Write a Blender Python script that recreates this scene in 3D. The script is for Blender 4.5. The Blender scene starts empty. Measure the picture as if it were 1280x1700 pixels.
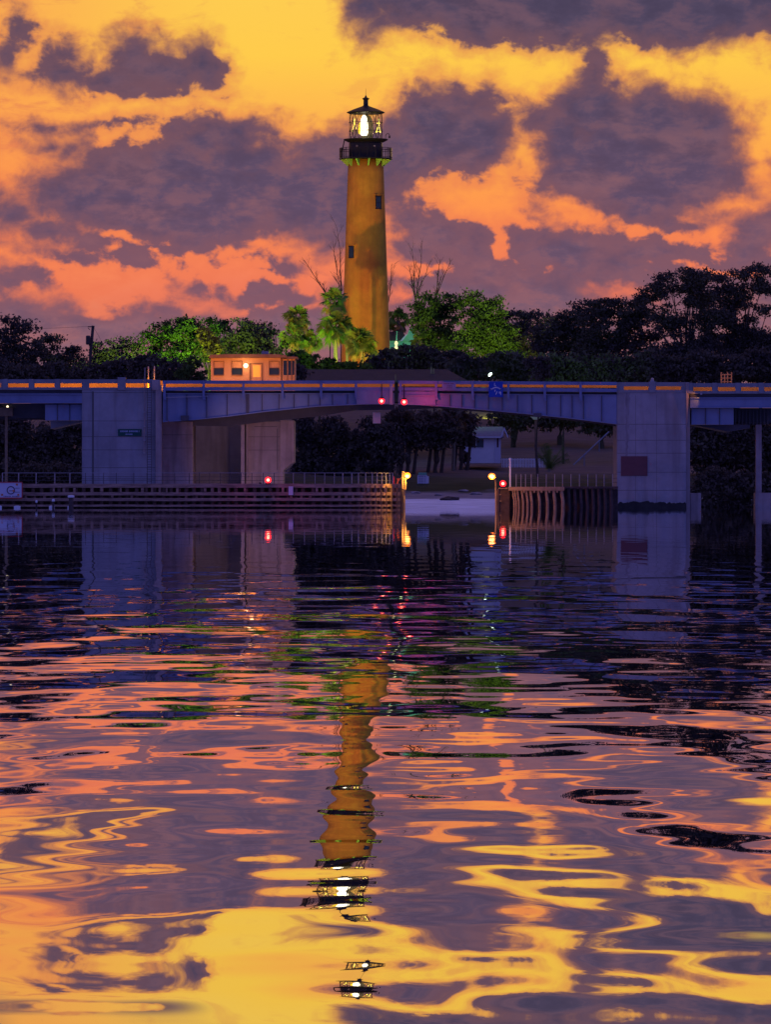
import bpy, bmesh, math, random
import numpy as np
from mathutils import Vector, Matrix

# ------------------------------------------------------------------ camera
SC = bpy.context.scene
COL = SC.collection
F = 10000.0          # focal length in photograph pixels (1280 wide)
HOR = 831.0          # photograph row of the horizon
CAMZ = 0.6
cam_d = bpy.data.cameras.new("camera")
cam = bpy.data.objects.new("camera", cam_d)
COL.objects.link(cam)
cam.location = (0, 0, CAMZ)
cam.rotation_euler = (math.radians(90), 0, 0)
cam_d.sensor_fit = 'HORIZONTAL'
cam_d.sensor_width = 36.0
cam_d.lens = 36.0 * F / 1280.0
cam_d.shift_y = -(850 - HOR) / 1280.0
cam_d.clip_start = 0.1
cam_d.clip_end = 20000
SC.camera = cam
SC.view_settings.view_transform = 'Standard'
SC.view_settings.look = 'None'
SC.view_settings.gamma = 1
SC.view_settings.exposure = 0.0
SC.cycles.transparent_max_bounces = 24

def at(px, py, Y):
    """point at distance Y seen at photograph pixel (px, py)"""
    return Vector(((px - 640) / F * Y, Y, CAMZ + (HOR - py) / F * Y))

def srgb(r, g, b):
    def c(v):
        v /= 255.0
        return v / 12.92 if v <= 0.04045 else ((v + 0.055) / 1.055) ** 2.4
    return (c(r), c(g), c(b), 1.0)

# ------------------------------------------------------------------ world: dusk sky with clouds
W = bpy.data.worlds.new("World")
SC.world = W
W.use_nodes = True
NT = W.node_tree
NT.nodes.clear()
def N(t, **kw):
    n = NT.nodes.new(t)
    for k, v in kw.items():
        setattr(n, k, v)
    return n
def setin(n, idx, v):
    if hasattr(v, 'is_output') or isinstance(v, bpy.types.NodeSocket):
        NT.links.new(v, n.inputs[idx])
    else:
        n.inputs[idx].default_value = v
def M(op, a, b=None, c=None, clamp=False):
    n = N('ShaderNodeMath', operation=op, use_clamp=clamp)
    setin(n, 0, a)
    if b is not None: setin(n, 1, b)
    if c is not None: setin(n, 2, c)
    return n.outputs[0]
def sstep(v, a, b):
    n = N('ShaderNodeMapRange', interpolation_type='SMOOTHSTEP')
    setin(n, 0, v); n.inputs[1].default_value = a; n.inputs[2].default_value = b
    return n.outputs[0]
def mixc(f, a, b):
    n = N('ShaderNodeMix', data_type='RGBA')
    setin(n, 0, f); setin(n, 6, a); setin(n, 7, b)
    return n.outputs[2]
def ramp(v, stops, interp='LINEAR'):
    n = N('ShaderNodeValToRGB')
    cr = n.color_ramp
    cr.interpolation = interp
    while len(cr.elements) < len(stops): cr.elements.new(0.5)
    for e, (p, c) in zip(cr.elements, stops):
        e.position = p; e.color = c
    setin(n, 0, v)
    return n.outputs[0]
tc = N('ShaderNodeTexCoord')
sep = N('ShaderNodeSeparateXYZ'); NT.links.new(tc.outputs['Generated'], sep.inputs[0])
ysafe = M('MAXIMUM', sep.outputs[1], 0.04)
U = M('MULTIPLY', M('DIVIDE', sep.outputs[0], ysafe), 100.0)
V = M('MULTIPLY', M('DIVIDE', sep.outputs[2], ysafe), 100.0)   # hundredths of a radian, straight north = 0
uv = N('ShaderNodeCombineXYZ'); setin(uv, 0, U); setin(uv, 1, V)
# warp
def noise(vec, scale, detail, rough, lac=2.0, dist=0.0, w=None):
    n = N('ShaderNodeTexNoise')
    n.noise_dimensions = '2D'
    NT.links.new(vec, n.inputs['Vector'])
    n.inputs['Scale'].default_value = scale
    n.inputs['Detail'].default_value = detail
    n.inputs['Roughness'].default_value = rough
    n.inputs['Lacunarity'].default_value = lac
    n.inputs['Distortion'].default_value = dist
    return n
def vm(op, a, b=None, s=None):
    n = N('ShaderNodeVectorMath', operation=op)
    setin(n, 0, a)
    if b is not None: setin(n, 1, b)
    if s is not None: n.inputs['Scale'].default_value = s
    return n.outputs['Value'] if op in ('LENGTH', 'DOT_PRODUCT') else n.outputs[0]
wn = noise(uv.outputs[0], 1.1, 4, 0.6)
wofs = vm('MULTIPLY', vm('SUBTRACT', wn.outputs['Color'], (0.5, 0.5, 0.5)), (0.75, 0.55, 0.0))
wuv = vm('ADD', uv.outputs[0], wofs)

# cloud masses: (column, row, half width, half height, turn in degrees) of each puff's direction
PUFFS = [
 # dark bank along the top right
 (690,-40,105,92,0),(830,-30,190,110,0),(955,5,85,82,0),(1130,-35,230,118,0),(612,8,32,55,-10),(1290,-10,60,80,0),
 # puff cloud top left
 (100,98,28,32,0),(92,128,40,22,0),(222,86,38,38,0),(262,112,80,42,0),(326,104,34,38,0),(345,122,34,30,0),(180,132,95,24,0),(240,150,80,14,0),
 (30,50,17,30,0),(5,92,16,22,0),
 # great cloud left
 (335,232,75,46,0),(405,262,95,50,0),(215,312,130,50,8),(108,318,78,38,0),(350,335,250,56,0),(520,328,160,76,0),(560,282,110,62,0),(240,370,130,34,0),
 (620,310,90,100,0),(470,300,120,46,0),(118,252,28,18,-30),(290,285,110,60,0),(205,206,46,8,-10),(105,214,50,8,0),(640,260,60,50,0),
 (15,352,60,26,0),(95,388,95,22,10),(-40,350,60,60,0),(90,240,30,10,0),
 (225,436,58,15,8),(115,424,60,12,10),(440,437,46,10,5),(335,482,40,18,0),(432,492,48,22,-10),(60,462,46,16,15),(8,472,36,26,0),(498,500,60,14,0),
 (217,590,100,84,0),(60,600,130,108,0),(0,560,80,60,0),(330,600,140,76,0),(280,520,22,16,0),(500,560,110,58,0),(600,500,70,34,0),
 (300,330,210,90,0),(160,330,90,60,0),(560,330,110,90,0),(400,225,60,30,0),
 # right hand clouds
 (725,196,66,58,0),(805,182,52,34,0),(690,250,75,58,0),(765,238,90,40,0),(652,212,26,26,0),(680,300,48,70,0),
 (990,128,24,34,0),(985,186,70,62,0),(902,196,40,28,0),(1075,228,130,86,0),(1185,226,56,56,0),(1000,290,110,62,0),(1110,302,110,64,0),(925,235,62,50,0),
 (1150,340,60,40,0),(1060,290,190,95,0),(760,225,110,70,0),(940,240,60,60,0),
 (700,385,90,58,25),(770,430,110,46,15),(950,420,110,44,0),(888,392,46,32,0),(1060,430,120,34,0),(1262,388,64,40,-20),(1230,420,60,30,0),
 (900,510,330,66,0),(1150,510,260,62,0),(1330,300,40,30,0),(1290,520,120,100,0),(760,540,180,80,0),
]
GAPS = [
 (790,336,92,34,8),(866,262,26,44,0),(835,345,62,34,0),(948,352,88,19,18),(1062,384,48,12,5),(832,410,12,24,-20),
 (1186,396,22,32,-15),(1220,343,72,15,-12),(1268,258,34,58,15),(850,182,14,6,0),(1185,446,50,5,5),(1020,483,30,6,10),(712,442,34,9,0),(655,488,24,16,-15),(642,385,12,26,0),
 (190,392,50,6,10),(150,510,30,26,10),(370,440,80,14,0),
]
def blobfield(vec, blobs, k):
    acc = None
    sp = N('ShaderNodeSeparateXYZ'); NT.links.new(vec, sp.inputs[0])
    for (cx, cy, rx, ry, rot) in blobs:
        cb = N('ShaderNodeCombineXYZ'); setin(cb, 0, sp.outputs[0]); setin(cb, 1, sp.outputs[1])
        if acc is not None: setin(cb, 2, acc)      # carries the running sum along (its weight below is nil)
        ux, uy = (cx - 640) / 100, (HOR - cy) / 100
        if rot:
            mp = N('ShaderNodeMapping', vector_type='TEXTURE')
            NT.links.new(cb.outputs[0], mp.inputs['Vector'])
            mp.inputs['Location'].default_value = (ux, uy, 0)
            mp.inputs['Rotation'].default_value = (0, 0, math.radians(-rot))
            mp.inputs['Scale'].default_value = (rx / 100, ry / 100, 1e7)
            q = mp.outputs[0]
        else:
            n = N('ShaderNodeVectorMath', operation='MULTIPLY_ADD')
            NT.links.new(cb.outputs[0], n.inputs[0])
            n.inputs[1].default_value = (100 / rx, 100 / ry, 1e-7)
            n.inputs[2].default_value = (-ux * 100 / rx, -uy * 100 / ry, 0)
            q = n.outputs[0]
        d = vm('LENGTH', q)
        s = min(rx, ry) / 100
        s = 0.5 * (s + (rx * ry) ** 0.5 / 100)
        d = M('MULTIPLY_ADD', d, s, -s)
        if acc is None: acc = d
        else:
            n = N('ShaderNodeMath', operation='SMOOTH_MIN'); setin(n, 0, acc); setin(n, 1, d); n.inputs[2].default_value = k
            acc = n.outputs[0]
    return acc
fa = blobfield(wuv, PUFFS, 0.16)
fg = blobfield(wuv, GAPS, 0.10)
# clouds beyond the charted part of the sky are left to noise alone
big = noise(vm('MULTIPLY', uv.outputs[0], (0.28, 0.6, 1)), 1.0, 3, 0.55)
outer = M('MAXIMUM', sstep(M('ABSOLUTE', U), 6.9, 8.3), sstep(V, 8.9, 10.0))
d1 = noise(vm('MULTIPLY', uv.outputs[0], (0.9, 1.25, 1)), 2.4, 6, 0.57, dist=0.2)
d2 = noise(vm('MULTIPLY', uv.outputs[0], (0.55, 1.3, 1)), 1.1, 4, 0.55)
wisp = noise(vm('MULTIPLY', uv.outputs[0], (0.7, 1.6, 1)), 1.3, 5, 0.62, dist=0.3)
low = sstep(V, 3.1, 2.3)                      # the murk along the horizon
vn = M('DIVIDE', V, 9.0, clamp=True)
leftw = sstep(U, -2.2, -7.0)
skyc = ramp(vn, [(0.0, srgb(214,108,92)), (0.31, srgb(200,116,110)), (0.38, srgb(236,122,96)), (0.43, srgb(249,132,90)), (0.50, srgb(255,142,80)),
                 (0.60, srgb(255,162,76)), (0.72, srgb(254,184,78)), (0.82, srgb(255,203,76)), (1.0, srgb(254,205,84))])
skyc = mixc(M('MULTIPLY', leftw, 0.55), skyc, srgb(250,140,82))
corec = ramp(vn, [(0.0, srgb(150,100,112)), (0.3, srgb(140,98,112)), (0.40, srgb(114,86,108)), (0.55, srgb(98,78,104)), (0.8, srgb(88,74,98)), (1.0, srgb(76,68,94))])
litc = ramp(vn, [(0.0, srgb(178,108,108)), (0.4, srgb(158,100,104)), (0.65, srgb(134,94,104)), (1.0, srgb(112,84,100))])
mot = sstep(d2.outputs['Fac'], 0.46, 0.66)
corec = mixc(M('MULTIPLY', mot, 0.55), corec, litc)
m2 = noise(vm('MULTIPLY', uv.outputs[0], (0.8, 1.5, 1)), 1.9, 5, 0.62, dist=0.15)
corec = mixc(M('MULTIPLY', sstep(m2.outputs['Fac'], 0.45, 0.68), 0.6), corec, ramp(vn, [(0.0, srgb(128,92,112)), (0.45, srgb(96,74,98)), (0.7, srgb(80,66,90)), (1.0, srgb(66,60,84))]))
corec = mixc(M('MULTIPLY', sstep(m2.outputs['Fac'], 0.52, 0.32), 0.45), corec, litc)
edgec = ramp(vn, [(0.0, srgb(226,112,90)), (0.4, srgb(238,120,84)), (0.7, srgb(226,124,84)), (1.0, srgb(214,128,84))])
rimc = ramp(vn, [(0.0, srgb(150,98,108)), (0.4, srgb(132,88,102)), (0.65, srgb(122,84,96)), (1.0, srgb(108,80,92))])
# some cloud edges are crisp, others fray out softly
ew = noise(vm('MULTIPLY', uv.outputs[0], (0.5, 0.8, 1)), 0.8, 2, 0.5)
edgew = M('MULTIPLY_ADD', sstep(ew.outputs['Fac'], 0.38, 0.62), 0.34, 0.12)
def paint(field):
    field = M('ADD', field, M('MULTIPLY', M('SUBTRACT', d1.outputs['Fac'], 0.5), 0.85))
    field = M('SUBTRACT', field, M('MULTIPLY', low, 4.0))
    cn = N('ShaderNodeMapRange', interpolation_type='SMOOTHSTEP'); setin(cn, 0, field); setin(cn, 1, edgew); setin(cn, 2, M('MULTIPLY', edgew, -0.75))
    cover = cn.outputs[0]
    thin = sstep(field, 0.62, 0.0)
    deep = sstep(field, 0.02, -0.75)
    c = mixc(M('MULTIPLY', thin, 0.62), skyc, edgec)
    c = mixc(cover, c, mixc(deep, rimc, corec))
    wf = M('MULTIPLY', sstep(wisp.outputs['Fac'], 0.52, 0.72), M('SUBTRACT', 1.0, cover))
    wf = M('MULTIPLY', wf, M('ADD', 0.25, M('MULTIPLY', leftw, 0.5)))
    c = mixc(wf, c, edgec)
    bg = N('ShaderNodeBackground'); NT.links.new(c, bg.inputs[0]); bg.inputs[1].default_value = 1.0
    return bg
charted = paint(M('MULTIPLY', M('MAXIMUM', fa, M('MULTIPLY', fg, -1.0)), 1.5))
wild = paint(M('MULTIPLY', M('SUBTRACT', 0.50, big.outputs['Fac']), 6.0))
sunset = N('ShaderNodeMixShader'); setin(sunset, 0, outer); NT.links.new(charted.outputs[0], sunset.inputs[1]); NT.links.new(wild.outputs[0], sunset.inputs[2])
# dim the afterglow away from the north; behind the camera a plain dusk sky
azf = sstep(sep.outputs[1], 0.15, 0.85)
sky = N('ShaderNodeTexSky', sky_type='NISHITA', sun_disc=False)
sky.sun_elevation = math.radians(-2.0)
sky.sun_rotation = math.radians(0)
sky.air_density = 1.0; sky.dust_density = 0.6; sky.ozone_density = 5.0
tint = mixc(0.82, sky.outputs[0], (0.84, 0.95, 4.0, 1.0))
back = N('ShaderNodeBackground'); NT.links.new(tint, back.inputs[0]); back.inputs[1].default_value = 0.15
mx = N('ShaderNodeMixShader'); setin(mx, 0, azf); NT.links.new(back.outputs[0], mx.inputs[1]); NT.links.new(sunset.outputs[0], mx.inputs[2])
wo = N('ShaderNodeOutputWorld'); NT.links.new(mx.outputs[0], wo.inputs[0])
W.cycles.sampling_method = 'MANUAL'
W.cycles.sample_map_resolution = 512

# the sun has set beyond the lighthouse: only a trace of warm light comes over the horizon
sun_d = bpy.data.lights.new("sun", 'SUN'); sun_d.energy = 0.15; sun_d.angle = math.radians(0.5); sun_d.color = (1.0, 0.62, 0.35)
sun = bpy.data.objects.new("sun", sun_d); COL.objects.link(sun)
sun.rotation_euler = (math.radians(-88), 0, math.radians(-22))
# ------------------------------------------------------------------ materials
def mat_new(name):
    m = bpy.data.materials.new(name); m.use_nodes = True
    nt = m.node_tree
    b = nt.nodes.get('Principled BSDF')
    return m, nt, b
def water_mat():
    m, nt, b = mat_new('water')
    L = nt.links
    geo = nt.nodes.new('ShaderNodeNewGeometry')
    def nz(sx, sy, detail, rough, seed, dist=0.0):
        mp = nt.nodes.new('ShaderNodeMapping'); L.new(geo.outputs['Position'], mp.inputs[0])
        mp.inputs['Scale'].default_value = (sx, sy, 1); mp.inputs['Location'].default_value = (seed, seed * 1.7, seed)
        n = nt.nodes.new('ShaderNodeTexNoise'); n.inputs['Scale'].default_value = 1
        n.inputs['Detail'].default_value = detail; n.inputs['Roughness'].default_value = rough; n.inputs['Distortion'].default_value = dist
        L.new(mp.outputs[0], n.inputs['Vector']); return n.outputs['Fac']
    def ma(op, a, c2=None, c3=None):
        n = nt.nodes.new('ShaderNodeMath'); n.operation = op
        for i, v in enumerate((a, c2, c3)):
            if v is None: continue
            if isinstance(v, bpy.types.NodeSocket): L.new(v, n.inputs[i])
            else: n.inputs[i].default_value = v
        return n.outputs[0]
    # (amplitude in metres, noise): short ripples, longer undulations, and ripples running off sideways
    sp0 = nt.nodes.new('ShaderNodeSeparateXYZ'); L.new(geo.outputs['Position'], sp0.inputs[0])
    near = nt.nodes.new('ShaderNodeMapRange'); L.new(sp0.outputs[1], near.inputs[0])
    near.inputs[1].default_value = 18; near.inputs[2].default_value = 48; near.inputs[3].default_value = WV['short']; near.inputs[4].default_value = WV['short'] * 0.25
    h = ma('MULTIPLY', nz(6.0, 2.4, 0.0, 0.5, 3.1), near.outputs[0])
    h = ma('ADD', h, ma('MULTIPLY', nz(2.5, 0.95, 0.0, 0.5, 9.7), WV['mid']))
    h = ma('ADD', h, ma('MULTIPLY', nz(0.9, 0.33, 0.0, 0.5, 21.7), WV['long']))
    h = ma('ADD', h, ma('MULTIPLY', nz(3.0, 0.33, 0.0, 0.5, 15.1), WV['side']))
    sp = nt.nodes.new('ShaderNodeSeparateXYZ'); L.new(geo.outputs['Position'], sp.inputs[0])
    # the water lies sheltered and glassy near the bridge
    mr = nt.nodes.new('ShaderNodeMapRange'); mr.interpolation_type = 'SMOOTHSTEP'
    L.new(sp.outputs[1], mr.inputs[0])
    mr.inputs[1].default_value = 20; mr.inputs[2].default_value = 80; mr.inputs[3].default_value = 1.0; mr.inputs[4].default_value = WV['far']
    bp = nt.nodes.new('ShaderNodeBump'); bp.inputs['Distance'].default_value = 1.0
    L.new(mr.outputs[0], bp.inputs['Strength']); L.new(h, bp.inputs['Height'])
    b.inputs['Base Color'].default_value = (0.012, 0.014, 0.03, 1)
    b.inputs['Roughness'].default_value = 0.0
    b.inputs['IOR'].default_value = 2.1
    L.new(bp.outputs[0], b.inputs['Normal'])
    g = nt.nodes.new('ShaderNodeBsdfGlossy'); g.inputs['Roughness'].default_value = 0.0; g.inputs['Color'].default_value = (0.96, 0.96, 0.97, 1)
    L.new(bp.outputs[0], g.inputs['Normal'])
    mx = nt.nodes.new('ShaderNodeMixShader'); mx.inputs[0].default_value = 0.62
    L.new(b.outputs[0], mx.inputs[1]); L.new(g.outputs[0], mx.inputs[2]); L.new(mx.outputs[0], nt.nodes['Material Output'].inputs[0])
    return m
WV = dict(short=0.0021, mid=0.0062, long=0.0065, side=0.020, far=0.09)
def sheet(name, x0, x1, y0, y1, z, m):
    me = bpy.data.meshes.new(name)
    me.from_pydata([(x0,y0,z),(x1,y0,z),(x1,y1,z),(x0,y1,z)], [], [(0,1,2,3)])
    me.materials.append(m)
    o = bpy.data.objects.new(name, me); COL.objects.link(o); o['kind'] = 'structure'
    return o
sheet('water', -2500, 2500, -300, 700, 0.0, water_mat())
# ------------------------------------------------------------------ surface materials
def pmat(name, col, rough=0.7, metal=0.0, var=0.0, vscale=1.0, col2=None, stretch=(1, 1, 1), bump=0.0, bscale=8.0, streak=None, spec=0.3):
    m, nt, b = mat_new(name)
    L = nt.links
    b.inputs['Roughness'].default_value = rough
    b.inputs['Metallic'].default_value = metal
    b.inputs['Specular IOR Level'].default_value = spec
    c = tuple(col) + (1,)
    b.inputs['Base Color'].default_value = c
    geo = nt.nodes.new('ShaderNodeNewGeometry')
    cur = None
    if var > 0:
        mp = nt.nodes.new('ShaderNodeMapping'); L.new(geo.outputs['Position'], mp.inputs[0]); mp.inputs['Scale'].default_value = stretch
        n = nt.nodes.new('ShaderNodeTexNoise'); n.inputs['Scale'].default_value = vscale; n.inputs['Detail'].default_value = 5; n.inputs['Roughness'].default_value = 0.65
        L.new(mp.outputs[0], n.inputs['Vector'])
        r = nt.nodes.new('ShaderNodeValToRGB'); r.color_ramp.elements[0].position = 0.35; r.color_ramp.elements[1].position = 0.68
        c2 = col2 if col2 else tuple(v * (1 - var) for v in col)
        r.color_ramp.elements[0].color = tuple(c2) + (1,); r.color_ramp.elements[1].color = c
        L.new(n.outputs['Fac'], r.inputs[0]); cur = r.outputs[0]
    if streak:                    # rain streaks and stains running down
        mp = nt.nodes.new('ShaderNodeMapping'); L.new(geo.outputs['Position'], mp.inputs[0]); mp.inputs['Scale'].default_value = (streak[0], streak[0], streak[0] * 0.09)
        n = nt.nodes.new('ShaderNodeTexNoise'); n.inputs['Scale'].default_value = 1; n.inputs['Detail'].default_value = 4
        L.new(mp.outputs[0], n.inputs['Vector'])
        mr = nt.nodes.new('ShaderNodeMapRange'); L.new(n.outputs['Fac'], mr.inputs[0]); mr.inputs[1].default_value = 0.5; mr.inputs[2].default_value = 0.72; mr.inputs[3].default_value = 0; mr.inputs[4].default_value = streak[1]
        mx = nt.nodes.new('ShaderNodeMix'); mx.data_type = 'RGBA'; L.new(mr.outputs[0], mx.inputs[0])
        if cur: L.new(cur, mx.inputs[6])
        else: mx.inputs[6].default_value = c
        mx.inputs[7].default_value = tuple(streak[2]) + (1,); cur = mx.outputs[2]
    if cur: L.new(cur, b.inputs['Base Color'])
    if bump > 0:
        n = nt.nodes.new('ShaderNodeTexNoise'); n.inputs['Scale'].default_value = bscale; n.inputs['Detail'].default_value = 4
        L.new(geo.outputs['Position'], n.inputs['Vector'])
        bp = nt.nodes.new('ShaderNodeBump'); bp.inputs['Distance'].default_value = bump; L.new(n.outputs['Fac'], bp.inputs['Height']); L.new(bp.outputs[0], b.inputs['Normal'])
    return m
def emat(name, col, s):
    m, nt, b = mat_new(name)
    b.inputs['Base Color'].default_value = tuple(col) + (1,)
    b.inputs['Emission Color'].default_value = tuple(col) + (1,)
    b.inputs['Emission Strength'].default_value = s
    return m
def clearmat(name, col, alpha, emit=0.0, rough=0.05):
    m, nt, b = mat_new(name)
    b.inputs['Base Color'].default_value = tuple(col) + (1,); b.inputs['Alpha'].default_value = alpha
    b.inputs['Roughness'].default_value = rough
    b.inputs['Emission Color'].default_value = tuple(col) + (1,); b.inputs['Emission Strength'].default_value = emit
    return m
def leafmat(name, col, col2, trans=0.25):
    m, nt, b = mat_new(name); L = nt.links
    nt.nodes.remove(b)
    geo = nt.nodes.new('ShaderNodeNewGeometry')
    n = nt.nodes.new('ShaderNodeTexNoise'); n.inputs['Scale'].default_value = 0.55; n.inputs['Detail'].default_value = 4
    L.new(geo.outputs['Position'], n.inputs['Vector'])
    r = nt.nodes.new('ShaderNodeValToRGB'); r.color_ramp.elements[0].position = 0.38; r.color_ramp.elements[1].position = 0.62
    r.color_ramp.elements[0].color = tuple(col) + (1,); r.color_ramp.elements[1].color = tuple(col2) + (1,)
    L.new(n.outputs['Fac'], r.inputs[0])
    d = nt.nodes.new('ShaderNodeBsdfDiffuse'); t = nt.nodes.new('ShaderNodeBsdfTranslucent')
    L.new(r.outputs[0], d.inputs[0]); L.new(r.outputs[0], t.inputs[0])
    mx = nt.nodes.new('ShaderNodeMixShader'); mx.inputs[0].default_value = trans
    L.new(d.outputs[0], mx.inputs[1]); L.new(t.outputs[0], mx.inputs[2])
    L.new(mx.outputs[0], nt.nodes['Material Output'].inputs[0])
    return m
MT = dict(
    concrete=pmat('concrete', (0.33, 0.33, 0.38), 0.85, var=0.3, vscale=0.45, bump=0.01, streak=(1.1, 0.75, (0.15, 0.14, 0.16))),
    concrete_old=pmat('weathered_concrete', (0.40, 0.33, 0.34), 0.85, var=0.3, vscale=0.6, bump=0.01, streak=(1.4, 0.7, (0.12, 0.09, 0.08))),  # streaks are weathering; warm base stands in for warm light on chamber walls
    tide=pmat('tidal_stain', (0.035, 0.033, 0.035), 0.6, var=0.5, vscale=2.0),
    seam=pmat('joint', (0.10, 0.095, 0.10), 0.9),
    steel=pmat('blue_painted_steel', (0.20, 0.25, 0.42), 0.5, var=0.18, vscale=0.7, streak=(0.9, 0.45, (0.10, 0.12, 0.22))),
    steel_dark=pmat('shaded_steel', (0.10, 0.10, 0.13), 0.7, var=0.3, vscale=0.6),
    rail=pmat('rail_paint', (0.16, 0.21, 0.40), 0.5, var=0.15, vscale=1.2),
    parapet=pmat('parapet_concrete', (0.24, 0.25, 0.30), 0.85, var=0.25, vscale=0.8),
    barrier=pmat('ochre_barrier_paint', (0.42, 0.26, 0.06), 0.8, var=0.25, vscale=0.8),  # concrete barrier with the orange lamplight put into its colour
    asphalt=pmat('asphalt', (0.05, 0.05, 0.05), 0.9),
    wood=pmat('weathered_timber', (0.44, 0.28, 0.22), 0.85, var=0.6, vscale=1.6, stretch=(0.5, 1, 3), bump=0.02, bscale=5),
    wood_dark=pmat('wet_timber', (0.10, 0.07, 0.07), 0.8, var=0.5, vscale=2.5),
    wood_mid=pmat('dark_stained_timber', (0.17, 0.105, 0.09), 0.85, var=0.5, vscale=1.5, stretch=(1, 1, 3)),
    wood_tan=pmat('tan_timber', (0.34, 0.24, 0.16), 0.8, var=0.4, vscale=2.5),
    galv=pmat('galvanised_steel', (0.34, 0.32, 0.36), 0.5, metal=0.3),
    tower=pmat('ochre_painted_brick', (0.60, 0.26, 0.03), 0.75, var=0.3, vscale=0.55, bump=0.02, bscale=3, streak=(1.3, 0.5, (0.36, 0.13, 0.02))),
    black_iron=pmat('black_iron', (0.022, 0.018, 0.024), 0.5, var=0.3, vscale=2.0),
    bracket=pmat('green_iron', (0.32, 0.55, 0.12), 0.6),  # green of the floodlights put into the corbel colour
    winglass=pmat('dark_window_glass', (0.02, 0.04, 0.05), 0.1, spec=0.6),
    house_wall=pmat('peach_stucco', (0.58, 0.36, 0.23), 0.85, var=0.12, vscale=1.5),
    house_roof=pmat('tan_roofing', (0.24, 0.15, 0.11), 0.9, var=0.3, vscale=1.5),
    white_wall=pmat('white_siding', (0.74, 0.74, 0.80), 0.8, var=0.1, vscale=1.5),
    grey_roof=pmat('grey_shingle', (0.20, 0.19, 0.24), 0.9, var=0.25, vscale=4),
    roof_dark=pmat('brown_shingle', (0.06, 0.04, 0.05), 0.9, var=0.3, vscale=1.2),
    teal_wall=pmat('teal_siding', (0.20, 0.50, 0.34), 0.8, var=0.15, vscale=1.5),
    sign_green=pmat('green_sign', (0.005, 0.07, 0.06), 0.5),
    sign_blue=pmat('blue_sign', (0.01, 0.05, 0.42), 0.5),
    sign_white=pmat('white_sign', (0.55, 0.55, 0.66), 0.6),
    sign_mark=pmat('sign_lettering', (0.35, 0.42, 0.62), 0.6),
    ink=pmat('dark_lettering', (0.09, 0.07, 0.12), 0.7),
    red_paint=pmat('red_paint', (0.45, 0.04, 0.05), 0.6),
    orange_paint=pmat('orange_paint', (0.6, 0.16, 0.05), 0.6),
    plaque=pmat('brown_board', (0.14, 0.06, 0.075), 0.8, var=0.15, vscale=1.5),
    bark=pmat('bark', (0.10, 0.075, 0.06), 0.95, var=0.4, vscale=3, bump=0.02),
    palm_bark=pmat('palm_bark', (0.26, 0.22, 0.16), 0.95, var=0.4, vscale=3, stretch=(1, 1, 4)),
    leaf=leafmat('leaf_green', (0.04, 0.06, 0.025), (0.12, 0.17, 0.05)),
    leaf_dark=leafmat('leaf_dark', (0.075, 0.06, 0.058), (0.13, 0.11, 0.085), 0.12),
    leaf_yellow=leafmat('leaf_yellow', (0.30, 0.26, 0.05), (0.5, 0.42, 0.08)),  # yellow lamplight put into the leaf colour
    palm_leaf=leafmat('palm_leaf', (0.06, 0.11, 0.03), (0.15, 0.22, 0.06)),
    dead_leaf=leafmat('dry_frond', (0.20, 0.14, 0.07), (0.30, 0.22, 0.11), 0.1),
)
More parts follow.
